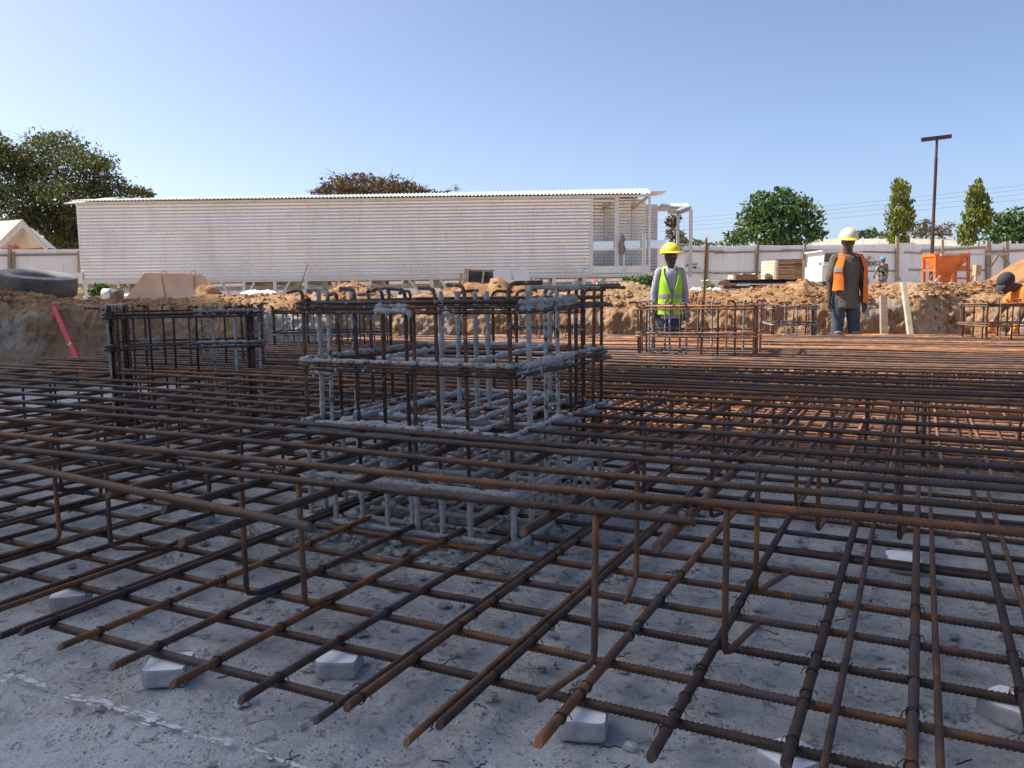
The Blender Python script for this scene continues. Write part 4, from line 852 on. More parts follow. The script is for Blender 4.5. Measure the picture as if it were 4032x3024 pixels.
for (u, v0, v1) in ((2326, 925, 1085), (2455, 1000, 1083), (2529, 922, 1048), (2538, 922, 1082)):
    mb = MB(); mb.beam(WX(u, -.06, zr(v0)), WX(u, -.06, zr(v1)), .045, .045, FH); mb.build('rail_post', M['white_paint'], BL)
for (u0, u1, v, hh) in ((2330, 2452, 1061, .24), (2458, 2556, 1061, .24), (2332, 2556, 1081, .06)):
    mb = MB(); mb.beam(WX(u0, -.02, zr(v)), WX(u1, -.02, zr(v)), .03, hh); mb.build('edge_board', M['white_paint'], BL)
mb = MB(); mb.beam(WX(2300, .0, zr(1066)), WX(2326, .0, zr(1060)), .3, .03); mb.build('step_plate', M['galv'], BL)
mb = MB(); mb.beam(WX(2331, .0, zt - .0), WX(2556, .0, zt + .0), .06, .07); mb.build('eaves_rail', M['steel_white'], BL)
for u in (2432, 2550):
    mb = MB(); mb.beam(WX(u, .05, zt - .03), WX(u - 42, 1.1, zt - .35), .06, .09); mb.build('roof_bracket', M['steel_white'], BL)
# porch at the far right with two posts
def rp(u, v, bk): return WX(u, bk, at(u, v, BD + bk).z) if False else at(u, v, BD + bk)
za = at(2700, 812, BD + .9).z
for i in range(2): roof(2627 + 49 * i, 2676 + 49 * i, za - .02, 'porch_roof_sheet', BL, 'roof_sheet', .02, 12, ((.6, 0), (1.0, 1), (3.2, .6)), lambda u: .12)
for (u, bk, v0, v1) in ((2669, 2.4, 832, 1010), (2717, .7, 812, 1092), (2722, 1.3, 825, 1090)):
    q0 = at(u, 950, BD + bk); mb = MB(); mb.beam((q0.x, q0.y, at(u, v0, BD + bk).z), (q0.x, q0.y, at(u, v1, BD + bk).z), .10 if bk > 2 else .07, .08, FH); mb.build('porch_post', M['steel_white'], BL)
mb = MB(); mb.beam(at(2630, 836, BD + 2.4), at(2672, 835, BD + 2.4), .08, .12); mb.build('porch_beam', M['steel_white'], BL)
mb = MB(); q0, q1 = at(2717, 950, BD + .7), at(2669, 950, BD + 2.4); mb.beam((q0.x, q0.y, za - .10), (q1.x, q1.y, za - .10), .06, .14); mb.build('porch_beam', M['steel_white'], BL)
mb = MB(); q = at(2673, 980, BD + .6); mb.box(q, (.32, .25, .36), oriented(q, RH)); mb.build('meter_box', M['steel_white'], BL)
mb = MB(); q = at(2673, 968, BD + .5); mb.box(q, (.40, .3, .04), oriented(q, RH)); q = at(2672, 985, BD + .45); mb.box(q, (.20, .02, .14), oriented(q, RH)); mb.build('meter_lid', M['cloth_grey'], BL)
# floor board at the left end
for (u0, u1) in ((154, 308), (309, 332)):
    mb = MB(); v0, v1 = 1075, 1110; a, b = WX(u0, -.04, W(240, v1).z), WX(u1, -.04, W(240, v1).z); hh = W(240, v0).z - W(240, v1).z
    mb.beam(a + Vector((0, 0, hh / 2)), b + Vector((0, 0, hh / 2)), .05, hh); mb.build('edge_board', M['white_paint'], BL)
mb = MB(); a, b = WX(165, .0, W(240, 1112).z), WX(330, .0, W(240, 1112).z); mb.beam(a + FH * .6, b + FH * .6, 1.2, .08); mb.build('platform', M['steel_white'], BL)
# stilts, beams and braces
gz = 0.62
for u in (340, 468, 600, 960, 1083, 1206, 1335, 1460, 1585, 1700, 1930, 2100, 2182, 2300):
    if u in (340, 960, 1083, 1206, 1700, 2182, 2300):
        mb = MB(); mb.beam(WX(u, .06, zb - .12), WX(u, .06, gz), .12, .12, FH); mb.build('stilt', M['steel_white'], BL)
    else:
        mb = MB(); mb.beam(WX(u, .04, zb - .03), WX(u, .04, zb - .30), .08, .08, FH); mb.build('hanger', M['steel_white'], BL)
    mb = MB(); mb.beam(WX(u, .05, zb - .17), WX(u, dep, zb - .17), .08, .16); mb.build('floor_joist', M['steel_white'], BL)
    if u in (340, 600, 960, 1206, 1460, 1700, 1930, 2182): mb = MB(); mb.beam(WX(u + 8, dep - .1, zb - .12), WX(u + 8, dep - .1, gz), .12, .12, FH); mb.build('stilt', M['steel_white'], BL)
for bk in (1.2, 2.4, 3.4):
    mb = MB(); mb.beam(WX(ul + 10, bk, zb - .33), WX(2550, bk, zb - .33), .10, .14); mb.build('floor_beam', M['steel_white'], BL)
for (u0, u1, bk) in ((500, 560, .1), (870, 930, .1), (1000, 950, .1), (1140, 1080, .1), (1305, 1270, 1.0), (1340, 1290, 1.4), (1610, 1690, .1), (1735, 1790, .1), (2275, 2205, .1), (2290, 2225, .6), (2400, 2300, 1.2), (2140, 2100, 1.5)):
    mb = MB(); mb.beam(WX(u0, bk, zb - .14), WX(u1, bk, gz + .1), .07, .07, FH); mb.build('brace', M['steel_white'], BL)
# jacket hanging on the balcony rail
p = at(2450, 960, BD - .12); mb = MB(); P = []
for i in range(12):
    z = 1 - i / 11; row = []
    wd = [.05, .10, .13, .14, .15, .15, .16, .18, .20, .19, .14, .06][i]
    for k in range(10):
        a = 2 * math.pi * k / 10; f = 1 + .25 * math.sin(3 * a + i * .6)
        row.append(RH * (wd * .55 * math.cos(a) * f + .02 * math.sin(i)) + FH * (.06 * math.sin(a) * f) + Vector((0, 0, z * .72 - .40)))
    P.append(row)
mb.grid(P, 0, True); mb.add(P[0], [tuple(range(10))]); mb.add(P[-1], [tuple(range(10))[::-1]])
tag(mb.build('jacket', M['cloth_grey'], None, True, loc=p), 'grey jacket hanging over the balcony rail of the metal building', 'jacket')

# ------------------------------------------------------------ fences of corrugated sheet
def fence(label, pts, tops, zbot, waves=11, wsheet=0.86, posts=(), rails=(), tilt=None):
    a = at(pts[0][0], 1130, pts[0][1]); T = thing('corrugated_fence', label, 'fence', (a.x, a.y, zbot))
    P2 = [Vector((at(u, 1130, D).x, at(u, 1130, D).y, 0)) for u, D in pts]; us = [p[0] for p in pts]; Ds = [p[1] for p in pts]
    L = sum((b - a).length for a, b in zip(P2, P2[1:])); n = int(L / wsheet)
    for i in range(n):
        ua, ub = us[0] + (us[-1] - us[0]) * i / n, us[0] + (us[-1] - us[0]) * (i + 1) / n
        A, B = at(ua, 1130, float(np.interp(ua, us, Ds))), at(ub, 1130, float(np.interp(ub, us, Ds)))
        zt_ = at((ua + ub) / 2, float(np.interp((ua + ub) / 2, [t[0] for t in tops], [t[1] for t in tops])), float(np.interp((ua + ub) / 2, us, Ds))).z + random.uniform(-.012, .012)
        d = (B - A); d.z = 0; ex = d.normalized(); ey = Vector((-ex.y, ex.x, 0)); m = waves * 4 + 1; lo, hi = [], []
        for k in range(m):
            q = A + d * ((k / (m - 1)) * 1.015); q += ey * (.010 * (1, .0, -1, .0)[k % 4] + (.006 if i % 2 else 0)) ; lo.append(Vector((q.x, q.y, zbot))); hi.append(Vector((q.x, q.y, zt_)))
        mb = MB(); mb.grid([lo, hi]); mb.build('sheet', M['fence_sheet'], T, False)
    for (u, v0, v1, wd, lean) in posts:
        D = float(np.interp(u, us, Ds)) - .10; p, q = at(u, v0, D), at(u + lean, v1, D - .02); p = Vector((at(u, v0, D).x, at(u, v0, D).y, p.z)); mb = MB(); mb.beam(p, q, wd, wd * .8, FH); mb.build('post', M['timber'], T)
    for (u0, v0, u1, v1, hh) in rails:
        mb = MB(); mb.beam(at(u0, v0, float(np.interp(u0, us, Ds)) - .05), at(u1, v1, float(np.interp(u1, us, Ds)) - .05), .05, hh); mb.build('rail', M['timber'], T)
    return T
fence('corrugated sheet fence at the left, running on behind the stilts of the metal building', [(-260, 36), (330, 37.5), (1500, 38.2)], [(-260, 988), (0, 981), (330, 981), (1500, 980)], 0.45,
      posts=((38, 964, 1100, .12, 0), (53, 992, 1100, .10, 0), (313, 988, 1150, .14, 2), (700, 985, 1160, .12, 0)), rails=((-100, 1007, 330, 1001, .09), (330, 1003, 1480, 1003, .09)))
a, b = at(48, 995, 37), at(30, 1090, 36.2); mb = MB(); mb.tube([a - b, (0, 0, -.3)], .06, 7); tag(mb.build('prop_pole', M['timber'], None, True, loc=b), 'crooked grey pole propped against the left fence post', 'pole')
FR = fence('long corrugated sheet fence at the right with timber posts and rails', [(1500, 38.2), (2680, 37), (3400, 38), (4300, 40)], [(1500, 978), (2680, 970), (3024, 966), (3200, 965), (3480, 961), (3530, 956), (3600, 957), (3700, 969), (3880, 967), (3900, 962), (4032, 959), (4300, 958)], 0.35,
      posts=((2786, 966, 1120, .10, -4), (2984, 960, 1090, .12, -5), (3168, 958, 1130, .10, 1), (3533, 930, 1120, .13, -1), (3711, 944, 1000, .10, 0), (3891, 948, 1128, .20, 0), (3963, 950, 1110, .17, 0)),
      rails=((2690, 990, 2850, 991, .06), (2815, 996, 3160, 987, .06), (3085, 984, 3170, 986, .06), (3165, 985, 3535, 995, .07), (3562, 994, 3632, 998, .07), (3628, 990, 3885, 974, .11), (3900, 992, 4060, 985, .12), (2700, 1075, 2830, 1075, .05), (2810, 1077, 3160, 1070, .05), (3170, 1070, 3530, 1067, .06), (3580, 1063, 3900, 1065, .07), (1500, 1002, 2300, 998, .07)))
mb = MB(); D = 39
for (a, b) in (((3900, 1050), (3932, 1004)), ((3940, 1004), (3975, 1040))): mb.beam(at(*a, D - .25), at(*b, D - .25), .09, .06, FH)
mb.build('corner_brace', M['timber'], FR)
# print on the fence
def text(s, u, v, D, hpx, parent, mat='ink', shear=0.25, bold=.0):
    c = bpy.data.curves.new('lettering', 'FONT'); c.body = s; c.size = 1; c.shear = shear; c.extrude = .004; c.offset = bold
    o = bpy.data.objects.new('lettering', c); C.objects.link(o); c.materials.append(M[mat])
    p = at(u, v, D); sc = hpx / F_PX * D / 0.70
    o.scale = (sc * 1.15, sc, 1); o.rotation_euler = (math.pi / 2, 0, YAW); o.location = p - FH * .03
    bpy.context.view_layer.update()
    me = bpy.data.meshes.new_from_object(o.evaluated_get(bpy.context.evaluated_depsgraph_get())); me.transform(o.matrix_world); bpy.data.objects.remove(o)
    if not me.materials: me.materials.append(M[mat])
    return link('lettering', me, parent)
text('EERU', 3401, 1048, 38.0, 16, FR, bold=.02); text('M', 2726, 1059, 37.0, 11, FR, bold=.03); text('BA', 2745, 1061, 37.0, 7, FR, 'ink_faint', 0.1); text('P', 2699, 1053, 37.0, 13, FR, bold=.03)
for (u0, u1, v, D, h) in ((2723, 2746, 1040, 36.94, .045), (3403, 3424, 1030, 37.92, .035), (3440, 3466, 1030, 37.92, .03)): mb = MB(); mb.beam(at(u0, v, D), at(u1, v, D), .02, h); mb.build('print_bar', M['ink'], FR)
mb = MB()
for k in range(7): 
    a = at(3416 + k * 2, 1017 - k * .6, 37.93); b = at(3424 + k * 3.2, 1006 + k * 2.2, 37.93); mb.beam(a, b, .02, .016)
for k in range(6): mb.beam(at(2702 + k * .4, 1036 - k * 5, 36.94), at(2709, 1034 - k * 5, 36.94), .02, .012)
mb.build('print_emblem', M['ink_faint'], FR)
mb = MB(); c = at(3416, 1022, 37.95); n = 12; pts = [c + RH * (.13 * math.cos(a)) + Vector((0, 0, .055 * math.sin(a) + .05 * math.cos(a))) for a in [i * 2 * math.pi / n for i in range(n)]]; mb.add(pts + [p - FH * .012 for p in pts], [tuple(range(n, 2 * n))] + [(i, (i + 1) % n, n + (i + 1) % n, n + i) for i in range(n)]); mb.build('print_emblem', M['ink_faint'], FR)

# ------------------------------------------------------------ sheet stack, crates, vehicle, skip, pole
D = 24.0; q = at(3000, 1130, D)
SK = thing('sheet_stack', 'pile of corrugated metal sheets on timber bearers left of the worker in the orange vest', 'sheet stack', (q.x, q.y, .8))
def hcorr(u0, u1, v, dz, dep_, name, mat, parent, amp=.018, n=1):
    for k in range(n):
        a, b = at(u0, v, D), at(u1, v, D); P = []
        for j in range(25):
            y = dep_ * j / 24; h = amp * math.cos(j * 2 * math.pi / 6) + dz + .028 * k; P.append([a + FH * y + Vector((0, 0, h)), b + FH * y + Vector((0, 0, h))])
        m2 = MB(); m2.grid(P); m2.grid([[r - Vector((0, 0, .006)) for r in row] for row in P[::-1]]); m2.build(name, M[mat], parent, True)
hcorr(2872, 3175, 1113, 0, 1.0, 'metal_sheet', 'galv', SK, n=4); hcorr(2872, 3140, 1136, 0, 1.0, 'metal_sheet', 'clad', SK, n=3); hcorr(2790, 2990, 1103, 0, 1.0, 'metal_sheet', 'fence_sheet', SK, .015)
hcorr(2980, 3180, 1103, 0, 1.0, 'metal_sheet', 'galv', SK, .01); hcorr(2880, 3020, 1148, 0, 1.0, 'metal_sheet', 'fence_sheet', SK, .015, 2)
for (u0, u1, v) in ((2870, 2900, 1124), (2975, 3050, 1126), (2955, 3020, 1143), (2848, 2872, 1118), (2852, 2874, 1112)):
    mb = MB(); mb.beam(at(u0, v, D - .02) + FH * .3, at(u1, v, D - .02) + FH * .3, .6, .07); mb.build('timber_bearer', M['timber_brown'], SK)
mb = MB(); mb.beam(at(3160, 1110, D), at(3232, 1138, D + .3), .4, .10); mb.build('loose_board', M['timber'], SK)
def crate(u0, u1, v0, v1, D, dep_, label, slats, zrot=0.0, back=0):
    a, b = at(u0, v1, D), at(u1, v1, D); h = at(u0, v0, D).z - a.z; wd = (b - a).length; ex = RH; T = thing('timber_crate', label, 'crate', a)
    for k in range(slats):
        z = h * (k + .5) / slats
        for (face) in (0, 1, 2):
            mb = MB(); e = random.uniform(-.006, .006)
            if face == 0: mb.beam(a + ex * .04 + Vector((0, 0, z)) - FH * (.01 + e), a + ex * (wd) + Vector((0, 0, z)) - FH * (.01 + e), .025, h / slats * .92)
            elif face == 1: mb.beam(a + Vector((0, 0, z)) + ex * (-.012 + e), a + Vector((0, 0, z)) + FH * dep_ + ex * (-back + e), .025, h / slats * .90)
            else: mb.beam(a + ex * wd + Vector((0, 0, z)), a + ex * wd + Vector((0, 0, z)) + FH * dep_, .025, h / slats * .92)
            mb.build('slat', M['timber_pale' if face == 1 else 'timber_brown'], T)
    for x in (.03, wd - .01):
        mb = MB(); mb.beam(a + ex * x - FH * .035, a + ex * x - FH * .035 + Vector((0, 0, h)), .07, .04, FH); mb.build('corner_batten', M['timber_pale'], T)
    mb = MB(); c = a + ex * wd / 2 + FH * dep_ / 2 + Vector((0, 0, h + .01)); mb.box(c, (wd, dep_, .02), oriented(c, ex)); mb.build('lid', M['timber_brown'], T)
    return T
crate(3053, 3163, 1024, 1100, 23.9, .8, 'tall timber crate of brown boards with a pale left side, on the sheet stack', 6, back=.16)
crate(2888, 2990, 1083, 1102, 23.9, .6, 'low timber crate on the left end of the sheet stack', 1)
p = at(2960, 1081, 24); mb = MB(); P = []
for j in range(6): P.append([RH * (-.3 + .95 * i / 16) + FH * (.5 * j / 5) + Vector((0, 0, .03 * math.sin(i * 1.1) + .015 * i / 16 * math.sin(i * 2.7 + j))) for i in range(17)])
mb.grid(P); mb.grid([[q - Vector((0, 0, .008)) for q in r] for r in P[::-1]]); tag(mb.build('white_sheet', M['roof_sheet'], None, loc=p), 'crumpled white sheet on top of the low crate', 'sheet')
# white site truck mostly behind the worker
VP = at(3300, 1125, 30); V = thing('site_truck', 'white site truck parked by the fence, mostly hidden behind the worker in the orange vest', 'truck', (VP.x, VP.y, .65))
def vb(u0, u1, v0, v1, d0, dd, name, mat, taper=0.0):
    a, b = at(u0, v1, 30 + d0), at(u1, v1, 30 + d0); h = at(u0, v0, 30 + d0).z - a.z; t0 = RH * taper
    lo = [a, b, b + FH * dd, a + FH * dd]; hi = [lo[0] + t0, lo[1] - t0, lo[2] - t0, lo[3] + t0]; mb = MB(); mb.add(lo + [q + Vector((0, 0, h)) for q in hi], [(3, 2, 1, 0), (4, 5, 6, 7), (0, 1, 5, 4), (1, 2, 6, 5), (2, 3, 7, 6), (3, 0, 4, 7)]); return mb.build(name, M[mat], V)
vb(3236, 3385, 1048, 1108, 0, 2.0, 'truck_body', 'white_paint', .0); vb(3240, 3382, 990, 1047, .1, 1.6, 'cab', 'white_paint', .05); vb(3247, 3375, 998, 1032, .05, .06, 'windscreen', 'glass', .04)
vb(3237, 3386, 985, 990, .0, 1.8, 'cab_roof', 'white_paint'); vb(3242, 3252, 1108, 1150, .1, .4, 'wheel_housing', 'tyre')
for u in (3262, 3362):
    mb = MB(); c = at(u, 1128, 30.1); mb.tube([c, c + FH * .28], .30, 20); mb.build('wheel', M['tyre'], V, True)
mb = MB(); mb.tube([at(3218, 1032, 29.9), at(3250, 1033, 29.9)], .012, 6); mb.beam(at(3229, 1035, 29.9), at(3229, 1045, 29.9), .10, .05, FH); mb.build('mirror', M['white_paint'], V)
mb = MB(); c = at(3230, 1040, 29.85); mb.box(c, (.05, .02, .08), oriented(c, RH)); mb.build('indicator_lamp', M['house_wall'], V)
# orange concrete skip
D = 21.0; q = at(3730, 1130, D); HS = thing('concrete_skip', 'orange concrete skip with a funnel body in a frame, on the far bank', 'concrete skip', (q.x, q.y, .98))
k = D / F_PX
def hp(u, v, d=0.0): return at(u, v, D) + FH * d
top = [hp(3682, 1004), hp(3817, 1003), hp(3817, 1003, .6), hp(3682, 1004, .6)]
top2 = [hp(3683, 1017), hp(3815, 1016), hp(3815, 1016, .6), hp(3683, 1017, .6)]
mid = [hp(3708, 1088, .14), hp(3756, 1088, .14), hp(3756, 1088, .44), hp(3720, 1088, .44)]
low = [hp(3712, 1121, .16), hp(3752, 1121, .16), hp(3756, 1121, .42), hp(3722, 1121, .42)]
mb = MB(); mb.grid([top, top2, mid, low], 0, True); mb.add([t_ + FH * .02 for t_ in low], [(0, 1, 2, 3)]); ins = [t_ * .96 + sum(top, Vector()) / 4 * .04 for t_ in top]; mb.grid([ins, [m_ + Vector((0, 0, .05)) for m_ in mid]], 0, True); mb.build('funnel', M['orange_paint'], HS)
mb = MB()
for a, b in zip(top, top[1:] + top[:1]): mb.beam(a, b, .05, .07)
mb.build('rim', M['orange_paint'], HS)
for (u, d) in ((3683, -.04), (3811, -.02), (3811, .6), (3684, .6)):
    mb = MB(); mb.beam(hp(u, 1006, d), hp(u, 1134, d), .075 * .9, .06, FH); mb.build('leg', M['orange_dark'], HS)
for (a, b, wd) in (((3684, 1062, .6), (3684, 1064, 0), .05), ((3776, 1056, 0), (3811, 1054, 0), .12), ((3684, 1096, -.05), (3815, 1096, -.05), .05), ((3690, 1128, -.02), (3806, 1128, -.02), .06), ((3690, 1128, .6), (3811, 1128, .6), .06), ((3811, 1128, 0), (3811, 1128, .6), .06), ((3684, 1128, 0), (3684, 1128, .6), .06)):
    mb = MB(); mb.beam(hp(*a), hp(*b), .05, wd); mb.build('cross_bar', M['orange_dark'], HS)
mb = MB(); mb.beam(hp(3744, 1078, -.10), hp(3745, 1124, -.10), .05, .04, FH); mb.build('gate_lever', M['orange_paint'], HS)
mb = MB(); mb.beam(hp(3686, 1022, -.06), hp(3700, 1014, -.03), .05, .10, FH); mb.build('gusset', M['orange_paint'], HS)
mb = MB(); mb.beam(hp(3790, 1030, -.02), hp(3803, 1020, -.02), .12, .02, FH); mb.build('gusset', M['orange_paint'], HS)
for (u, v, r, d) in ((3687, 1003, .055, 0), (3790, 1001, .04, .6), (3812, 1000, .035, 0), (3686, 1003, .04, .58)):
    mb = MB(); c = hp(u, v, d); mb.tube([c + RH * (r * math.cos(a)) + Vector((0, 0, r * .9 * math.sin(a) + .02)) for a in [i * math.pi / 8 for i in range(-2, 11)]], .012, 6); mb.build('lifting_eye', M['orange_paint'], HS, True)
for (u, v, rx, ry, rot) in ((3677, 1098, .17, .155, 0), (3823, 1097, .075, .16, .35)):
    mb = MB(); c = hp(u, v, -.12); n = 28; mb.tube([c + RH * (rx * math.cos(a) + rot * ry * math.sin(a)) + Vector((0, 0, ry * math.sin(a))) + FH * .05 * math.cos(a) for a in [i * 2 * math.pi / n for i in range(n + 1)]], .013, 6, False); mb.build('hand_wheel', M['orange_dark'], HS, True)
mb = MB(); mb.beam(hp(3690, 1086, -.16), hp(3666, 1117, -.16), .05, .04, FH); mb.build('chute_bar', M['timber_pale'], HS)
mb = MB(); mb.beam(at(3704, 1003, 20.9), at(3965, 1000, 21.3), .06, .045); tag(mb.build('timber_batten', M['timber_pale']), 'long pale batten laid across the rim of the orange skip', 'plank')
q = at(3845, 1125, 20); SG = thing('sign_board', 'small ochre folded board on a stake right of the orange skip', 'sign', (q.x, q.y, .98))
mb = MB(); a, b, c = at(3830, 1085, 20.1), at(3843, 1084, 19.85), at(3863, 1085, 20.1); hh = Vector((0, 0, at(3843, 1044, 20).z - a.z)); n_ = FH * .02
for p0, p1 in ((a, b), (b, c)): mb.add([p0, p1, p1 + hh, p0 + hh, p0 + n_, p1 + n_, p1 + hh + n_, p0 + hh + n_], [(0, 1, 2, 3), (7, 6, 5, 4), (3, 2, 6, 7), (0, 4, 5, 1), (0, 3, 7, 4), (1, 5, 6, 2)])
mb.build('board', M['card'], SG); mb = MB(); mb.beam(at(3843, 1080, 19.95), at(3843, 1130, 19.95), .06, .05, FH); mb.build('stake', M['timber_pale'], SG)
# T-shaped pole
D = 24.5; q = at(3664, 1125, D); TP = thing('steel_pole', 'tall dark red steel pole with a crossbar at its top, behind the orange skip', 'pole', (q.x, q.y, .8))
pb = Vector((q.x, q.y, .8)); ptop = at(3684, 546, D); kk = (at(3680, 650, D).z)
mb = MB(); mb.tube([pb, Vector((pb.x, pb.y, at(3668, 935, D).z))], .052, 12); mb.tube([Vector((pb.x, pb.y, at(3668, 935, D).z)), Vector((pb.x, pb.y, at(3680, 622, D).z))], .044, 12); mb.tube([Vector((pb.x, pb.y, at(3680, 622, D).z)), Vector((pb.x, pb.y, ptop.z))], .036, 12); mb.build('shaft', M['pole'], TP)
mb = MB(); a, b = at(3628, 551, D - .1), at(3744, 537, D + .3); pc = Vector((pb.x, pb.y, ptop.z)); dd = (b - a) / 2
for s in (0, 1): mb.beam(pc - dd * 1.0 + Vector((0, 0, .02)) + FH * (.05 * s), pc + dd * 1.0 + Vector((0, 0, .02)) + FH * (.05 * s), .012, .11)
mb.beam(pc - dd + Vector((0, 0, .075)) + FH * .025, pc + dd + Vector((0, 0, .075)) + FH * .025, .06, .012); mb.build('crossbar', M['pole'], TP)
# sand heap at the right edge, wheelbarrow handle etc.
c = at(4120, 1110, 16.5); mb = MB(); P = []
for i in range(13):
    t_ = i / 12; row = []
    for j in range(40):
        a = 2 * math.pi * j / 40; r = 1.9 * t_; z = 1.98 - (1.35 * t_ ** 0.85) - .0
        p = Vector((r * math.cos(a) * 1.1, r * math.sin(a), 0)); z += .06 * fbm((p.x, p.y, 2), 1.6, 4); row.append((p.x, p.y, z - .65))
    P.append(row)
mb.grid(P, 0, True); o = mb.build('sand_heap', M['sand'], None, True, loc=(c.x, c.y, .62)); tag(o, 'big heap of ochre sand at the right edge behind the bending worker', 'sand heap')
q = at(3580, 1120, 14.5); WB = thing('wheelbarrow', 'grey wheelbarrow tray half hidden behind the bank right of the walking woman', 'wheelbarrow', (q.x, q.y, 1.0))
mb = MB(); P = []
for (s, z) in ((.10, -.12), (.19, .04), (.215, .05)): P.append([q + RH * (s * 1.15 * math.cos(a)) + FH * (s * .8 * math.sin(a)) + Vector((0, 0, z)) for a in [i * 2 * math.pi / 16 for i in range(16)]])
mb.grid(P, 0, True); mb.add([p for p in P[0]], [tuple(range(16))]); mb.build('tray', M['steel_white'], WB, True)
mb = MB(); mb.tube([q + RH * -.10 + Vector((0, 0, -.02)), q + RH * -.20 + Vector((0, 0, .14)), q + RH * -.24 + Vector((0, 0, .16))], .012, 6); mb.build('handle', M['cloth_grey'], WB)
mb = MB(); mb.tube([q + RH * .2 + Vector((0, 0, -.15)) - FH * .03, q + RH * .2 + Vector((0, 0, -.15)) + FH * .03], .08, 14); mb.build('wheel', M['tyre'], WB)
# house with a gable beyond the left fence, low roof beyond the right fence
D = 46.0; q = at(60, 1000, D); HG = thing('gabled_house', 'orange house with a pale metal gable roof beyond the left fence', 'house', (q.x, q.y, .6))
def gp(u, v, d=0.0): return at(u, v, D) + FH * d
ap = gp(88, 866); le = gp(-60, 1010); re = gp(184, 976); ro = -RH * 6 + FH * 3.0
mb = MB(); mb.add([ap, le, le + Vector((0, 0, -.35)), ap + Vector((0, 0, -.42))], [(0, 1, 2, 3)]); mb.add([ap, re, re + Vector((0, 0, -.25)), ap + Vector((0, 0, -.42))], [(3, 2, 1, 0)]); bk = FH * .12; mb.add([p + bk for p in (ap, le, le + Vector((0, 0, -.35)), ap + Vector((0, 0, -.42)))], [(3, 2, 1, 0)]); mb.build('barge_board', M['fascia'], HG)
mb = MB(); n = 14; 
for (e0, sgn) in ((le, 1), (re, -1)):
    P = []
    for i in range(n * 4 + 1):
        h = Vector((0, 0, .05 if i % 4 in (0,) else .02)); d = ro * (i / (n * 4)); P.append([ap + d + h, e0 + d + h])
    mb.grid(P)
mb.build('roof', M['house_roof'], HG)
mb = MB(); b1 = FH * 1.0; wl = [gp(20, 1000) + b1, gp(140, 1000) + b1, gp(140, 1100) + b1, gp(20, 1100) + b1]; mb.add([gp(30, 960) + b1, gp(88, 895) + b1, gp(145, 955) + b1, gp(145, 1130) + b1, gp(30, 1130) + b1], [(0, 1, 2, 3, 4)]); mb.add([gp(30, 960) + b1, gp(30, 1130) + b1, gp(30, 1130) + b1 + ro, gp(30, 960) + b1 + ro], [(0, 1, 2, 3)]); mb.build('gable_wall', M['house_wall'], HG)
mb = MB(); mb.add([gp(88, 885), gp(184, 976), gp(184, 976) + b1, gp(88, 895) + b1], [(0, 1, 2, 3)]); mb.add([gp(88, 885), gp(0, 975), gp(0, 975) + b1, gp(88, 895) + b1], [(3, 2, 1, 0)]); mb.build('soffit', M['fascia'], HG)
D = 52.0; q = at(3500, 1000, D); LR = thing('low_building', 'low long building with a pale roof showing over the right fence', 'building', (q.x, q.y, .6))
for i in range(20):
    u0, u1 = 3195 + 650 * i / 20, 3195 + 650 * (i + 1) / 20; mb = MB(); a, b = at(u0, 972, D), at(u1, 972, D); c_, d_ = at(u0 + 14, 940, D + 3.0), at(u1 + 14, 940, D + 3.0); e = Vector((0, 0, .012 * (i % 2)))
    mb.add([a + e, b + e, d_ + e, c_ + e], [(0, 1, 2, 3)]); mb.build('roof_sheet', M['house_roof'], LR)
mb = MB(); a, b = at(3200, 974, D + .3), at(3840, 974, D + .3); mb.add([a, b, Vector((b.x, b.y, .5)), Vector((a.x, a.y, .5))], [(0, 1, 2, 3)]); a, b = at(3214, 942, D + 3), at(3858, 942, D + 3); mb.add([a, b, Vector((b.x, b.y, .5)), Vector((a.x, a.y, .5))], [(0, 1, 2, 3)]); mb.build('wall', M['block_wall'], LR)
# power lines
for (v0, v1, lab) in ((872, 728, 'top'), (886, 746, 'second'), (901, 766, 'third'), (917, 787, 'lowest')):
    a, b = at(2500, v0 + 2, 62), at(4400, v1 - 45, 52); mb = MB(); mb.tube([a.lerp(b, t_) - Vector((0, 0, .8 * 4 * t_ * (1 - t_) * .3)) for t_ in [i / 16 for i in range(17)]], .007, 5)
    tag(mb.build('power_line', M['wire']), {'top': 'topmost of the four thin power lines rising to the right', 'second': 'second power line from the top', 'third': 'third power line from the top', 'lowest': 'lowest of the four thin power lines'}[lab], 'power line', 'power lines over the right fence')

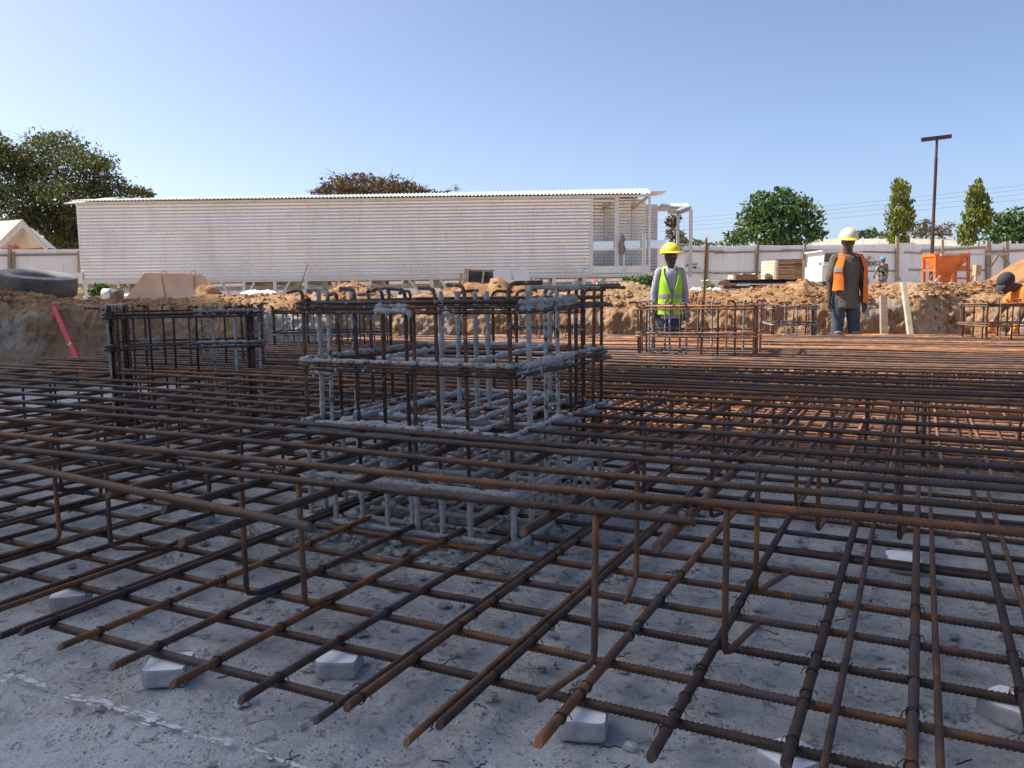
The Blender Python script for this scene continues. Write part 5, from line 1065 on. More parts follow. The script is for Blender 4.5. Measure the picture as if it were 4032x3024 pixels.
# ------------------------------------------------------------ trees and plants
def leaves(mb, c, r, n, size, droop=0.0, shell=0.55, elong=1.6):
    for _ in range(n):
        d = Vector(rng.normal(size=3)); d.normalize(); k = shell + (1 - shell) * random.random() ** .6
        k *= 1 + 0.45 * noise.noise(d * 2.6 + Vector(c)) + (0.25 * random.random() if random.random() < .06 else 0)
        p = Vector(c) + Vector((d.x * r[0], d.y * r[1], d.z * r[2])) * k
        s = size * random.uniform(.6, 1.3)
        a = Vector(rng.normal(size=3)); a.z -= droop; a.normalize(); b = a.cross(Vector(rng.normal(size=3))).normalized()
        a *= s * elong / 2; b *= s / 2
        mb.add([p - a, p + b * .7 - a * .1, p + a, p - b * .7 - a * .1], [(0, 1, 2, 3)])
def tree(name, label, base, D, clumps, leafmat_, size, per, trunk_r, limbs=True, droop=0.0, group=None, cat='tree', twigs=0, shell=.55, gz_=.5, fill=1.0, twig_clumps=()):
    """clumps: (u, v, ru, rv) in the picture; they are given a depth of their own round the trunk."""
    q = at(base, 1000, D); k = D / F_PX; T = thing(name, label, cat, (q.x, q.y, gz_), group=group)
    cs = []
    for i, (u, v, ru, rv) in enumerate(clumps):
        dz = random.uniform(-.5, .5) * 1.1 * max(ru, 40) * k
        c = at(u, v, D + dz); cs.append((c, ru * k, rv * k))
    mb = MB()
    for c, ru, rv in cs: leaves(mb, c, (ru, ru * .9, rv), int(per * (ru * rv) / (size * size) * 15 * fill), size, droop, shell)
    mb.build('crown', M[leafmat_], T)
    mb = MB(); top = max(cs, key=lambda c: c[0].z)[0]; cen = sum((c[0] for c in cs), Vector()) / len(cs)
    fork = Vector((q.x, q.y, gz_)).lerp(Vector((cen.x, cen.y, max(cen.z * .55, gz_ + .5))), .8)
    mb.tube([(q.x, q.y, gz_ - .2), Vector((q.x, q.y, gz_)).lerp(fork, .5) + Vector((.1, 0, 0)), fork], [trunk_r * 1.25, trunk_r, trunk_r * .8], 10); mb.build('trunk', M['bark'], T, True)
    if limbs:
        mb = MB()
        for c, ru, rv in cs:
            m_ = fork.lerp(c, .5) + Vector((0, 0, .12 * (c - fork).length)); mb.tube([fork, m_, c], [trunk_r * .6, trunk_r * .35, trunk_r * .10], 6)
            for _ in range(twigs):
                d = Vector(rng.normal(size=3)); d.z = abs(d.z) * .6 + .1; d.normalize(); e = c + Vector((d.x * ru, d.y * ru, d.z * rv)) * random.uniform(.9, 1.2); f = c.lerp(e, .55) + Vector(rng.normal(size=3)) * .1 * ru
                mb.tube([c, f, e], [trunk_r * .12, trunk_r * .07, trunk_r * .03], 4)
                for _ in range(3): g = e + Vector(rng.normal(size=3)) * .18 * ru; mb.tube([f.lerp(e, random.random()), g], [trunk_r * .05, trunk_r * .02], 3)
        mb.build('limb', M['bark'], T, True)
    return T
tree('large_tree', 'large spreading tree with thinning brown-green leaves behind the left end of the metal building', 230, 55,
     [(215, 575, 130, 60), (90, 640, 130, 75), (330, 640, 120, 60), (-40, 600, 100, 100), (160, 700, 140, 70), (400, 720, 110, 45), (500, 755, 70, 30), (560, 760, 45, 22), (270, 760, 150, 60), (60, 780, 130, 80), (330, 840, 120, 70), (200, 860, 130, 70), (300, 930, 110, 60), (100, 870, 90, 60), (-60, 740, 90, 90), (-80, 860, 90, 80), (420, 790, 60, 40), (250, 960, 90, 40), (395, 650, 55, 28), (590, 768, 25, 12)], 'leaf_mixed', .16, 1.35, .28, twigs=5, shell=.2)
tree('brown_tree', 'dry brown treetop showing over the roof of the metal building', 1500, 58, [(1390, 725, 120, 42), (1490, 735, 130, 40), (1330, 745, 75, 28), (1580, 745, 100, 30), (1260, 757, 50, 16), (1660, 752, 45, 15), (1740, 762, 40, 12), (1450, 790, 160, 50), (1600, 800, 120, 40)], 'leaf_brown', .20, 1.3, .35, twigs=7, shell=.3)
tree('bare_tree', 'bare pale twigs poking over the roof right of the brown treetop', 1810, 62, [(1795, 752, 22, 26), (1820, 765, 26, 12)], 'leaf_brown', .14, .12, .10, twigs=14, shell=.5)
tree('reddish_tree', 'reddish dark tree seen between the metal building and its porch', 2642, 46, [(2642, 880, 26, 36), (2640, 925, 22, 26), (2660, 860, 22, 26), (2680, 930, 22, 22), (2690, 950, 22, 14)], 'leaf_brown', .17, 1.2, .12, shell=.3)
tree('round_tree', 'dense dark green round tree standing over the right fence', 3080, 44,
     [(3070, 800, 90, 50), (3000, 830, 80, 55), (3150, 835, 80, 55), (3060, 870, 120, 60), (2960, 870, 60, 45), (3190, 880, 60, 50), (3000, 920, 90, 45), (3120, 930, 100, 40), (3215, 925, 40, 28), (3070, 960, 90, 25), (3125, 980, 30, 18), (2940, 915, 55, 30), (3085, 755, 40, 22), (3000, 780, 45, 25), (3160, 795, 35, 25), (3245, 920, 22, 10)], 'leaf_green', .20, 1.25, .25, shell=.35)
tree('small_tree', 'small leafy tree left of the round green one, over the fence', 2890, 47, [(2890, 930, 45, 25), (2910, 955, 50, 18), (2860, 955, 35, 14)], 'leaf_green', .17, 1.0, .12, shell=.3)
tree('low_bush', 'low green bushes peeping over the fence by the porch post', 2740, 45, [(2710, 955, 30, 14), (2750, 957, 35, 12), (2690, 950, 20, 18), (2800, 963, 30, 8)], 'leaf_mixed', .14, 1.1, .06, limbs=False, cat='bush', shell=.3)
tree('mast_tree', 'narrow drooping column-shaped tree left of the steel pole', 3545, 46, [(3540, 730, 28, 28), (3548, 760, 38, 40), (3545, 810, 46, 45), (3550, 850, 50, 35), (3535, 880, 42, 40), (3530, 930, 38, 40), (3545, 950, 36, 25), (3565, 870, 36, 50)], 'leaf_mast', .16, 1.6, .12, False, 2.2, shell=.45, group=None)
tree('mast_tree', 'narrow drooping column-shaped tree right of the steel pole', 3830, 46, [(3852, 725, 16, 24), (3845, 755, 32, 30), (3835, 790, 32, 40), (3872, 800, 26, 40), (3860, 850, 48, 50), (3830, 860, 42, 45), (3815, 910, 42, 40), (3810, 945, 42, 25), (3875, 855, 26, 45)], 'leaf_mast', .16, 1.6, .12, False, 2.2, shell=.45)
tree('dry_tree', 'dry brown bush with bare twigs between the two column-shaped trees', 3660, 56, [(3625, 905, 50, 30), (3670, 915, 60, 28), (3600, 925, 40, 22), (3640, 880, 35, 20), (3730, 900, 50, 26), (3700, 925, 50, 16)], 'leaf_brown', .18, .55, .16, twigs=8, shell=.3)
tree('green_tree', 'bright green tree at the right edge behind the column-shaped tree', 4000, 50, [(3930, 885, 60, 45), (4000, 860, 70, 45), (4070, 880, 70, 50), (3960, 920, 70, 40), (4040, 925, 70, 35), (3900, 930, 35, 28)], 'leaf_green', .21, 1.3, .25, shell=.35)
tree('far_tree', 'far small green tree over the hard hat of the worker in the orange vest', 3410, 68, [(3425, 915, 40, 16), (3380, 925, 40, 14), (3440, 930, 45, 14), (3360, 928, 30, 12)], 'leaf_green', .25, 1.3, .15, shell=.3)
tree('far_tree', 'pale dry-green treetop between the far green tree and the left column-shaped tree', 3480, 66, [(3480, 930, 25, 12), (3500, 925, 20, 10)], 'leaf_mixed', .2, .9, .1, shell=.3)
def shrub(label, u, v, D, clumps, mat='leaf_green', size=.07):
    q = at(u, v, D); T = thing('shrub', label, 'shrub', (q.x, q.y, .95)); mb = MB()
    for (x, z, r) in clumps: leaves(mb, q + RH * x + Vector((0, 0, z)), (r, r, r * .8), int(240 * r / .25), size, 0, .2)
    mb.build('foliage', M[mat], T); mb = MB()
    for (x, z, r) in clumps: mb.tube([q + RH * x * .3 + Vector((0, 0, -.3)), q + RH * x + Vector((0, 0, z))], [.012, .005], 5)
    mb.build('stem', M['bark'], T)
shrub('dark green shrub under the balcony of the metal building', 2500, 1125, 20, [(-.15, .02, .25), (.1, .06, .28), (.3, .02, .25), (.42, .1, .2), (-.3, -.05, .15)])
shrub('small green shrub on the ground left of the concrete barrier', 385, 1150, 19, [(-.08, .0, .14), (.08, .05, .15), (.18, .08, .1), (0, .1, .1)])
shrub('thin weeds growing by the sheet stack', 2795, 1130, 16, [(-.05, .05, .10), (.05, 0, .10), (-.08, -.04, .08)], 'leaf_mast', .03)
# ------------------------------------------------------------ people
class Body:
    """Capsules and ellipsoids in a frame x = to the viewer's right, y = away, z = up; fused into one skin by a voxel remesh."""
    def __init__(s): s.mb = MB()
    def cap(s, a, b, ra, rb, flat=(1, 1), n=12):
        a = Vector(a); b = Vector(b); ax = (b - a); L = ax.length; ax.normalize(); up = Vector((0, 1, 0)) if abs(ax.y) < .9 else Vector((1, 0, 0)); x = up.cross(ax).normalized(); y = ax.cross(x); P = []
        for t, r in [(-ra * .95, ra * .25), (-ra * .7, ra * .7), (0, ra), (L * .5, (ra + rb) / 2), (L, rb), (L + rb * .7, rb * .7), (L + rb * .95, rb * .25)]:
            P.append([a + ax * t + (x * math.cos(k) * flat[0] + y * math.sin(k) * flat[1]) * r for k in [2 * math.pi * j / n for j in range(n)]])
        s.mb.grid(P, 0, True); s.mb.add(P[0], [tuple(range(n))[::-1]]); s.mb.add(P[-1], [tuple(range(n))]); return s
    def ell(s, c, r, rot=None, n=14):
        c = Vector(c); R = rot or Matrix.Identity(3); P = []
        for i in range(1, 10): 
            th = math.pi * i / 10; P.append([c + R @ Vector((r[0] * math.sin(th) * math.cos(k), r[1] * math.sin(th) * math.sin(k), r[2] * math.cos(th))) for k in [2 * math.pi * j / n for j in range(n)]])
        s.mb.grid(P, 0, True); s.mb.add(P[0], [tuple(range(n))]); s.mb.add(P[-1], [tuple(range(n))[::-1]]); return s
    def loft(s, rings, n=20):          # (z, a, b, y offset)
        P = [[Vector((a * math.cos(k), y + b * math.sin(k), z)) for k in [2 * math.pi * j / n for j in range(n)]] for (z, a, b, y) in rings]
        s.mb.grid(P, 0, True); s.mb.add(P[0], [tuple(range(n))[::-1]]); s.mb.add(P[-1], [tuple(range(n))]); return s
    def build(s, name, mat, T, voxel=.012, smooth=3):
        o = s.mb.build(name, M[mat], T, True, local=True)
        m = o.modifiers.new('fuse', 'REMESH'); m.mode = 'VOXEL'; m.voxel_size = voxel; m.use_smooth_shade = True
        k = o.modifiers.new('soften', 'SMOOTH'); k.factor = .5; k.iterations = smooth
        return o
def hand(B, w, d, side, out=(0, 0, 0), curl=.5):
    """Palm, four unequal bent fingers and a thumb; w = wrist, d = direction the hand points."""
    w = Vector(w); d = Vector(d).normalized(); front = Vector((0, -1, 0)); px = front.cross(d).normalized()
    if px.length < .1: px = Vector((1, 0, 0))
    pn = d.cross(px).normalized(); pal = w + d * .085
    for k in range(4): 
        o = px * (.011 * (1.5 - k)) * 1.5
        B.cap(w + o * .5, pal + o, .013, .012, n=8)
        L = (.068, .078, .072, .056)[k]; a = pal + o; b = a + (d * .9 - pn * curl * .3 * side) * L * .5; c = b + (d * .6 - pn * curl * side * .9) * L * .5
        B.cap(a, b, .0105, .0095, n=8); B.cap(b, c, .0095, .008, n=8)
    q = w + d * .03 + px * .026; e = q + px * .02 + d * .035; B.cap(w + d * .01 + px * .012, q, .014, .012, n=8); B.cap(q, e, .011, .010, n=8); B.cap(e, e + d * .028 - px * .006, .010, .008, n=8)
def head(B, c, yaw=0.0, pitch=0.0, s=1.0):
    R = Matrix.Rotation(yaw, 3, 'Z') @ Matrix.Rotation(pitch, 3, 'X'); c = Vector(c); f = lambda x, y, z: c + R @ (Vector((x, y, z)) * s)
    B.ell(c, (.074 * s, .094 * s, .108 * s), R); B.ell(f(0, -.022, -.062), (.056 * s, .068 * s, .058 * s), R); B.ell(f(0, -.075, -.095), (.026 * s, .022 * s, .02 * s), R)
    B.cap(f(0, -.088, .012), f(0, -.108, -.030), .010 * s, .016 * s, n=8); B.ell(f(-.013, -.098, -.034), (.010, .010, .008), R); B.ell(f(.013, -.098, -.034), (.010, .010, .008), R)
    B.ell(f(0, -.092, -.062), (.024 * s, .010 * s, .007 * s), R); B.ell(f(0, -.089, -.073), (.021 * s, .010 * s, .008 * s), R)
    B.cap(f(-.045, -.084, .022), f(.045, -.084, .022), .010 * s, .010 * s, n=8)
    for sx in (-1, 1): B.ell(f(sx * .076, .008, -.010), (.010 * s, .020 * s, .032 * s), R); B.ell(f(sx * .042, -.068, -.025), (.022 * s, .020 * s, .020 * s), R)
    return f, R
def eyes(f, R, T):
    for sx in (-1, 1):
        B = Body(); B.ell(f(sx * .031, -.086, .004), (.0125, .008, .0075), R, 10); o = B.mb.build('eye', M['white_paint'], T, True, local=True)
        B = Body(); B.ell(f(sx * .031, -.0925, .004), (.006, .004, .0062), R, 8); B.mb.build('pupil', M['ink'], o, True, local=False) if False else B.mb.build('pupil', M['ink'], T, True, local=True)
def hard_hat(f, R, T, mat, s=1.0, brim=.0, tilt=0.0, dz=0.0):
    R2 = R @ Matrix.Rotation(tilt, 3, 'X'); c = f(0, .004, .045 + dz); P = []; n = 24
    for i in range(9):
        th = (math.pi / 2) * i / 8; row = []
        for j in range(n):
            k = 2 * math.pi * j / n; rib = 1 + .03 * math.exp(-((math.cos(k)) / .12) ** 2) * math.sin(th)
            row.append(c + R2 @ (Vector((.115 * max(.02, math.sin(th)) * math.cos(k), .142 * max(.02, math.sin(th)) * math.sin(k), .128 * math.cos(th) * rib)) * s))
        P.append(row)
    bl = []
    for z, e in ((-.004, .012), (-.012, .018), (-.016, .012), (-.012, -.004)):
        bl.append([c + R2 @ (Vector(((.115 + e) * math.cos(k), -(.142 + e + max(0, math.sin(k)) * .050 * (1 if e > 0 else .3)) * math.sin(k), z - .018 * max(0, math.sin(k)))) * s) for k in [-2 * math.pi * j / n for j in range(n)]])
    mb = MB(); mb.grid(P + bl[:0], 0, True); mb.add(P[0], [tuple(range(n))]); o = mb.build('hard_hat', M[mat[0]], T, True, local=True)
    mb = MB(); bl2 = [[c + R2 @ (Vector((.115 * math.cos(k), .142 * math.sin(k), .002)) * s) for k in [2 * math.pi * j / n for j in range(n)]]]
    for z, e in ((-.004, .014), (-.012, .018), (-.014, .010), (-.006, -.006)):
        bl2.append([c + R2 @ (Vector(((.115 + e) * math.cos(k), (.142 + e + max(0, -math.sin(k)) * (.050 if e > 0 else .0)) * math.sin(k), z - (.016 * max(0, -math.sin(k)) if e > 0 else 0))) * s) for k in [2 * math.pi * j / n for j in range(n)]])
    mb.grid(bl2, 0, True); mb.build('hat_brim', M[mat[1]], T, True, local=True)
    mb = MB()
    for k0 in (-.35, .35): pass
    return o
def shell(T, name, mat, zs, ab, cy, t0, t1, n=14, off=.0, thick=.008):
    """Cloth panel round the trunk between angles t0(z) and t1(z); -90 deg is the chest."""
    P = []
    for z in zs:
        a, b = ab(z); y0 = cy(z); A, B_ = t0(z), t1(z)
        P.append([Vector(((a + off) * math.cos(k), y0 + (b + off) * math.sin(k), z)) + Vector((0, 0, .004 * math.sin(7 * k + z * 30))) for k in [math.radians(A + (B_ - A) * j / n) for j in range(n + 1)]])
    Q = [[p + Vector((p.x, p.y, 0)).normalized() * thick for p in row] for row in P]; mb = MB(); mb.grid(Q); mb.grid([r[::-1] for r in P])
    for a, b in ((0, 0),): 
        mb.grid([[p for p in P[0]], [q for q in Q[0]]]); mb.grid([[q for q in Q[-1]], [p for p in P[-1]]]); mb.grid([[r[0] for r in Q], [r[0] for r in P]]); mb.grid([[r[-1] for r in P], [r[-1] for r in Q]])
    return mb.build(name, M[mat], T, True, local=True)
def lin(xs, ys): return lambda z: float(np.interp(z, xs, ys))

def standing(label, u, D, H, z0, skin_arms, top, legs, head_yaw, pose0, wx=1.0):
    """Builds trunk, legs, arms and head for a person H metres tall; returns the thing and useful functions."""
    q = at(u, 1200, D); T = thing('person', label, 'person', (q.x, q.y, z0), YAW); k = H / 1.75; T.scale = (k, k, k)
    pose = {kk: [(p[0] * wx, p[1], p[2]) for p in v] for kk, v in pose0.items()}
    B = Body()
    sh = pose
    for s, key in ((-1, 'L'), (1, 'R')):
        S_, E_, Wr = (Vector(v) for v in sh[key])
        B.cap(S_, E_, .047, .038); B.cap(E_, Wr, .038, .026); hand(B, Wr, (Wr - E_) + Vector((0, -.05, -.1)), s, curl=.55)
        hip, kn_, an = (Vector(v) for v in sh['leg' + key]); B.cap(hip, kn_, .075, .052); B.cap(kn_, an, .05, .036); B.cap(an + Vector((0, .03, -.045)), an + Vector((s * .02, -.15, -.055)), .038, .030, (1, .8))
    B.ell((0, 0, .98), (.155 * wx, .10, .13)); B.ell((0, 0, 1.15), (.135 * wx, .085, .15)); B.ell((0, 0, 1.32), (.165 * wx, .10, .16)); B.cap((-.15 * wx, 0, 1.435), (.15 * wx, 0, 1.435), .045, .045); B.cap((0, .005, 1.42), (0, -.012, 1.56), .066, .060)
    f, R = head(B, (0, -.02, 1.645), head_yaw, 0.05); B.build('body', 'skin', T, .0095, 3); eyes(f, R, T)
    L = Body(); m_ = pose
    for s, key in ((-1, 'L'), (1, 'R')):
        hip, kn_, an = (Vector(v) for v in m_['leg' + key]); L.cap(hip + Vector((0, 0, .02)), kn_, .098, .075, n=14); L.cap(kn_ + Vector((0, 0, .02)), an + Vector((0, 0, .03)), .074, .066, n=14)
    L.ell((0, 0, .93), (.168 * wx, .115, .11)); L.build('trousers', legs, T, .012, 4)
    for s, key in ((-1, 'L'), (1, 'R')):
        an = Vector(m_['leg' + key][2]); Bt = Body(); Bt.cap(an + Vector((0, .035, -.035)), an + Vector((s * .03, -.17, -.045)), .050, .042, (1, .85)); Bt.cap(an + Vector((0, .02, .06)), an + Vector((0, .02, -.03)), .052, .050); Bt.build('boot', 'cap', T, .011, 3)
    return T, f, R
POSE_R = dict(L=[(-.195, 0, 1.42), (-.245, .02, 1.13), (-.262, -.03, .88)], R=[(.195, 0, 1.42), (.24, .02, 1.13), (.25, -.02, .88)], legL=[(-.10, 0, .90), (-.135, -.03, .49), (-.14, .0, .09)], legR=[(.10, 0, .90), (.125, -.02, .49), (.13, .02, .09)])
# right: cream hard hat, open orange vest over a grey-brown t-shirt
T, f, R = standing('man in a cream hard hat and open orange vest standing by the far pit wall', 3330, 10.45, 1.73, 0.03, True, 'tee', 'jeans', -.12, POSE_R, .86); n_before = set(o.name for o in C.objects)
hard_hat(f, R, T, ('hat_white', 'hat_yellow'), 1.0, tilt=.06)
Sx = Body()
Sx.loft([(.79, .205, .14, 0), (.83, .205, .14, 0), (.95, .195, .13, 0), (1.1, .185, .122, 0), (1.25, .195, .125, 0), (1.36, .205, .122, 0), (1.43, .19, .10, 0), (1.47, .12, .075, 0)])
Sx.cap((-.15, 0, 1.43), (.15, 0, 1.43), .062, .062); Sx.cap((-.19, 0, 1.42), (-.238, .015, 1.19), .068, .072); Sx.cap((.19, 0, 1.42), (.235, .015, 1.19), .068, .072); Sx.cap((0, .01, 1.44), (0, 0, 1.475), .075, .066)
Sx.build('tshirt', 'tee', T, .012, 4)
ab = lambda z: (float(np.interp(z, [.8, 1.1, 1.3, 1.5], [.225, .21, .215, .15])), float(np.interp(z, [.8, 1.1, 1.3, 1.5], [.15, .145, .145, .10])))
zs = list(np.linspace(1.02, 1.475, 14)); shell(T, 'vest_front', 'vest_orange', zs, ab, lambda z: -.012, lin([1.02, 1.3, 1.475], [190, 200, 212]), lin([1.02, 1.15, 1.3, 1.475], [243, 240, 236, 244]), 8, .012)
ab2 = lambda z: (float(np.interp(z, [.85, 1.3, 1.42, 1.48], [.315, .295, .255, .19])), float(np.interp(z, [.85, 1.3, 1.48], [.15, .135, .09])))
zs = list(np.linspace(.86, 1.47, 16)); shell(T, 'vest_front', 'vest_orange', zs, ab2, lambda z: -.01, lin([.86, 1.1, 1.3, 1.47], [-52, -50, -46, -50]), lin([.86, 1.2, 1.46], [-8, -10, -14]), 8, .0)
zs = list(np.linspace(.88, 1.46, 14)); shell(T, 'vest_back', 'vest_orange', zs, ab, lambda z: .0, lin([.88, 1.46], [20, 40]), lin([.88, 1.46], [150, 140]), 12, .010)
shell(T, 'vest_shoulder', 'vest_orange', [1.445, 1.47, 1.488, 1.495], lambda z: (float(np.interp(z, [1.44, 1.495], [.215, .14])), float(np.interp(z, [1.44, 1.495], [.12, .03]))), lambda z: 0, lambda z: -60, lambda z: 60, 8, .0); shell(T, 'vest_shoulder', 'vest_orange', [1.445, 1.47, 1.488, 1.495], lambda z: (float(np.interp(z, [1.44, 1.495], [.20, .12])), float(np.interp(z, [1.44, 1.495], [.12, .03]))), lambda z: 0, lambda z: 130, lambda z: 235, 8, .0)
shell(T, 'reflective_band', 'band', [1.25, 1.28, 1.305], ab, lambda z: -.012, lambda z: 201, lambda z: 236, 6, .022); shell(T, 'reflective_band', 'band', [1.115, 1.15, 1.18], ab, lambda z: -.005, lambda z: -18, lambda z: 4, 6, .024) if False else shell(T, 'reflective_band', 'band', [1.10, 1.135, 1.165], ab2, lambda z: -.01, lambda z: -32, lambda z: -12, 6, .012)
B = Body(); B.ell((.128, -.088, .515), (.058, .018, .014)); B.mb.build('knee_tear', M['ink'], T, True, local=True)
B = Body(); B.ell((.126, -.084, .480), (.070, .035, .030)); B.ell((-.136, -.088, .480), (.072, .035, .028)); B.build('knee_patch', 'cloth_grey', T, .010, 3)
def slim(T, names, wx):
    for o in T.children:
        if o.name.split('.')[0] in names: o.scale.x = wx
slim(T, ('tshirt', 'vest_front', 'vest_back', 'vest_shoulder', 'reflective_band', 'knee_tear', 'knee_patch'), .86)
# left: yellow hard hat, lime vest over a striped shirt
POSE_L = dict(L=[(-.195, 0, 1.42), (-.27, .03, 1.13), (-.275, .0, .88)], R=[(.195, 0, 1.42), (.27, .03, 1.13), (.275, .0, .88)], legL=[(-.095, 0, .90), (-.11, -.01, .49), (-.115, .0, .09)], legR=[(.095, 0, .90), (.105, -.01, .49), (.11, .02, .09)])
T, f, R = standing('man in a yellow hard hat, lime vest and striped shirt standing behind the sunlit cage', 2637, 10.3, 1.565, 0.02, False, 'stripes', 'jeans_dark', .62, POSE_L, .80)
hard_hat(f, R, T, ('hat_yellow', 'hat_yellow'), 1.08, tilt=-.10, dz=.008)
B = Body(); B.cap(f(-.078, -.02, .05), f(-.05, -.06, -.10), .005, .004, n=6); B.mb.build('chin_strap', M['ink'], T, True, local=True)
B = Body(); B.ell(f(0, -.04, .055), (.085, .078, .026), R); B.build('head_cloth', 'white_board', T, .01, 2)
Sx = Body()
Sx.loft([(.78, .205, .14, 0), (.84, .205, .14, 0), (1.0, .205, .137, 0), (1.15, .20, .132, 0), (1.28, .208, .132, 0), (1.38, .208, .122, 0), (1.44, .19, .10, 0), (1.475, .12, .075, 0)])
Sx.cap((-.16, 0, 1.43), (.16, 0, 1.43), .066, .066)
for s in (-1, 1): Sx.cap((s * .195, 0, 1.42), (s * .275, .03, 1.13), .075, .068); Sx.cap((s * .275, .03, 1.13), (s * .28, .0, .90), .068, .055)
Sx.build('striped_shirt', 'stripes', T, .012, 3)
for s in (-1, 1):
    mb = MB(); mb.add([(s * .015, -.085, 1.455), (s * .075, -.055, 1.525), (s * .105, -.05, 1.475), (s * .055, -.115, 1.405), (s * .015, -.08, 1.45), (s * .07, -.045, 1.52), (s * .10, -.04, 1.47), (s * .055, -.10, 1.40)], [(0, 1, 2, 3) if s > 0 else (3, 2, 1, 0), (7, 6, 5, 4) if s > 0 else (4, 5, 6, 7), (0, 3, 7, 4), (1, 0, 4, 5), (2, 1, 5, 6), (3, 2, 6, 7)]); mb.build('shirt_collar', M['white_board'], T, local=True)
ab = lambda z: (float(np.interp(z, [.75, 1.0, 1.25, 1.4, 1.5], [.225, .215, .20, .19, .14])), float(np.interp(z, [.75, 1.0, 1.3, 1.5], [.165, .155, .155, .085])))
gap = lin([.84, 1.02, 1.10, 1.46], [8, 3, 1, 48])
zs = list(np.linspace(.84, 1.24, 14)); shell(T, 'vest_front', 'vest_lime', zs, ab, lambda z: -.005, lambda z: -90 + gap(z), lambda z: 60, 16, .004); shell(T, 'vest_front', 'vest_lime', zs, ab, lambda z: -.005, lambda z: 120, lambda z: 270 - gap(z), 16, .004)
shell(T, 'vest_back', 'vest_lime', zs + [1.3, 1.38, 1.46], ab, lambda z: .0, lambda z: 40, lambda z: 140, 16, .004)
zs = list(np.linspace(1.24, 1.485, 10)); shell(T, 'vest_front', 'vest_lime', zs, ab, lambda z: -.005, lambda z: -90 + gap(z), lin([1.24, 1.32, 1.485], [10, -28, -14]), 8, .004); shell(T, 'vest_front', 'vest_lime', zs, ab, lambda z: -.005, lin([1.24, 1.32, 1.485], [170, 208, 194]), lambda z: 270 - gap(z), 8, .004)
for s in (0, 1): shell(T, 'vest_shoulder', 'vest_lime', [1.47, 1.49, 1.505], lambda z: (float(np.interp(z, [1.47, 1.505], [.16, .10])), float(np.interp(z, [1.47, 1.505], [.09, .02]))), lambda z: 0, lambda z: (-50, 130)[s], lambda z: (50, 230)[s], 8, .006)
for zz in (.905, 1.065):
    zs = [zz, zz + .03, zz + .055]; shell(T, 'reflective_band', 'band', zs, ab, lambda z: -.005, lambda z: -90 + gap(z), lambda z: 60, 14, .013, .004); shell(T, 'reflective_band', 'band', zs, ab, lambda z: -.005, lambda z: 120, lambda z: 270 - gap(z), 14, .013, .004)
for z in (1.18, 1.26, 1.34): B = Body(); B.ell((.004, -.150 if z > 1.3 else -.135, z), (.006, .004, .006), n=8); B.mb.build('button', M['ink'], T, True, local=True)
slim(T, ('striped_shirt', 'shirt_collar', 'vest_front', 'vest_back', 'vest_shoulder', 'reflective_band', 'button'), .80)
# right edge: man bending over with a black cap
D = 9.75; q0 = at(4000, 1200, D)
T = thing('person', 'man in a black cap and orange shirt bending down at the right edge', 'person', (q0.x, q0.y, 0.03), YAW)
def lp(u, v, d=0.0): p = at(u, v, D) + FH * d - Vector((q0.x, q0.y, .03)); return Vector((p.dot(RH), p.dot(FH), p.z))
B = Body(); hc = lp(3962, 1112); f, R = head(B, hc, -1.25, .62, 1.02)
B.cap(lp(3985, 1130), lp(4025, 1140), .055, .062)
sh1, sh2 = lp(4015, 1150, -.12), lp(4035, 1150, .14)
for (s_, e_, w_, sd) in ((sh1, lp(4003, 1222, -.16), lp(3982, 1275, -.10), 1), (sh2, lp(3956, 1215, .05), lp(3908, 1270, .0), -1)):
    B.cap(s_, e_, .048, .038); B.cap(e_, w_, .038, .027); hand(B, w_, Vector((-.35, -.1, -1)), sd, curl=.5)
hipc = lp(4200, 1175); B.ell(lp(4060, 1165), (.17, .17, .11)); B.cap(lp(4050, 1165), hipc, .135, .14)
for dy in (-.10, .10):
    kn_ = lp(4170, 1280, dy); an = Vector((lp(4190, 1300, dy).x, dy + .02, .09)); B.cap(hipc + Vector((0, dy, -.03)), kn_, .078, .055); B.cap(kn_, an, .052, .038); B.cap(an + Vector((.03, 0, -.04)), an + Vector((-.16, 0, -.05)), .036, .03)
B.build('body', 'skin', T, .0095, 3); eyes(f, R, T)
B = Body(); B.ell(hc + R @ Vector((0, .010, .028)), (.092, .112, .094), R); B.build('cap_crown', 'cap', T, .011, 3)
mb = MB(); P = []
for i in range(2):
    for e in ((0.0, .004), (.055, -.004), (.085, -.02)): P.append([hc + R @ Vector(((.078 - e[0] * .12) * math.cos(k), -.075 - e[0] * 1.15 * math.sin(k) - .015 * math.sin(k), .030 + e[1] - .02 * abs(math.cos(k)) - i * .006)) for k in [math.pi * j / 12 for j in range(13)]])
mb.grid(P[:3]); mb.grid([r[::-1] for r in P[3:]]); mb.grid([P[2], P[5]]); mb.build('cap_peak', M['cap'], T, True, local=True)
Sx = Body(); Sx.ell(lp(4052, 1160), (.20, .20, .145)); Sx.cap(lp(4050, 1162), lp(4150, 1170), .155, .155); Sx.cap(lp(4022, 1150), lp(4060, 1155), .09, .12)
for s_, e_ in ((sh1, lp(4003, 1222, -.16)), (sh2, lp(3956, 1215, .05))): Sx.cap(s_, s_.lerp(e_, .62), .078, .070)
Sx.cap(lp(4012, 1160, -.02), lp(3998, 1195, -.02), .05, .03); Sx.build('orange_shirt', 'vest_orange', T, .013, 4)
Sx = Body(); Sx.cap(hipc + Vector((-.05, 0, 0)), hipc + Vector((.05, 0, 0)), .16, .16)
for dy in (-.10, .10): kn_ = lp(4170, 1280, dy); Sx.cap(hipc + Vector((0, dy, -.03)), kn_, .10, .078); Sx.cap(kn_, Vector((lp(4190, 1300, dy).x, dy + .02, .12)), .075, .062)
Sx.build('trousers', 'jeans_dark', T, .013, 4)
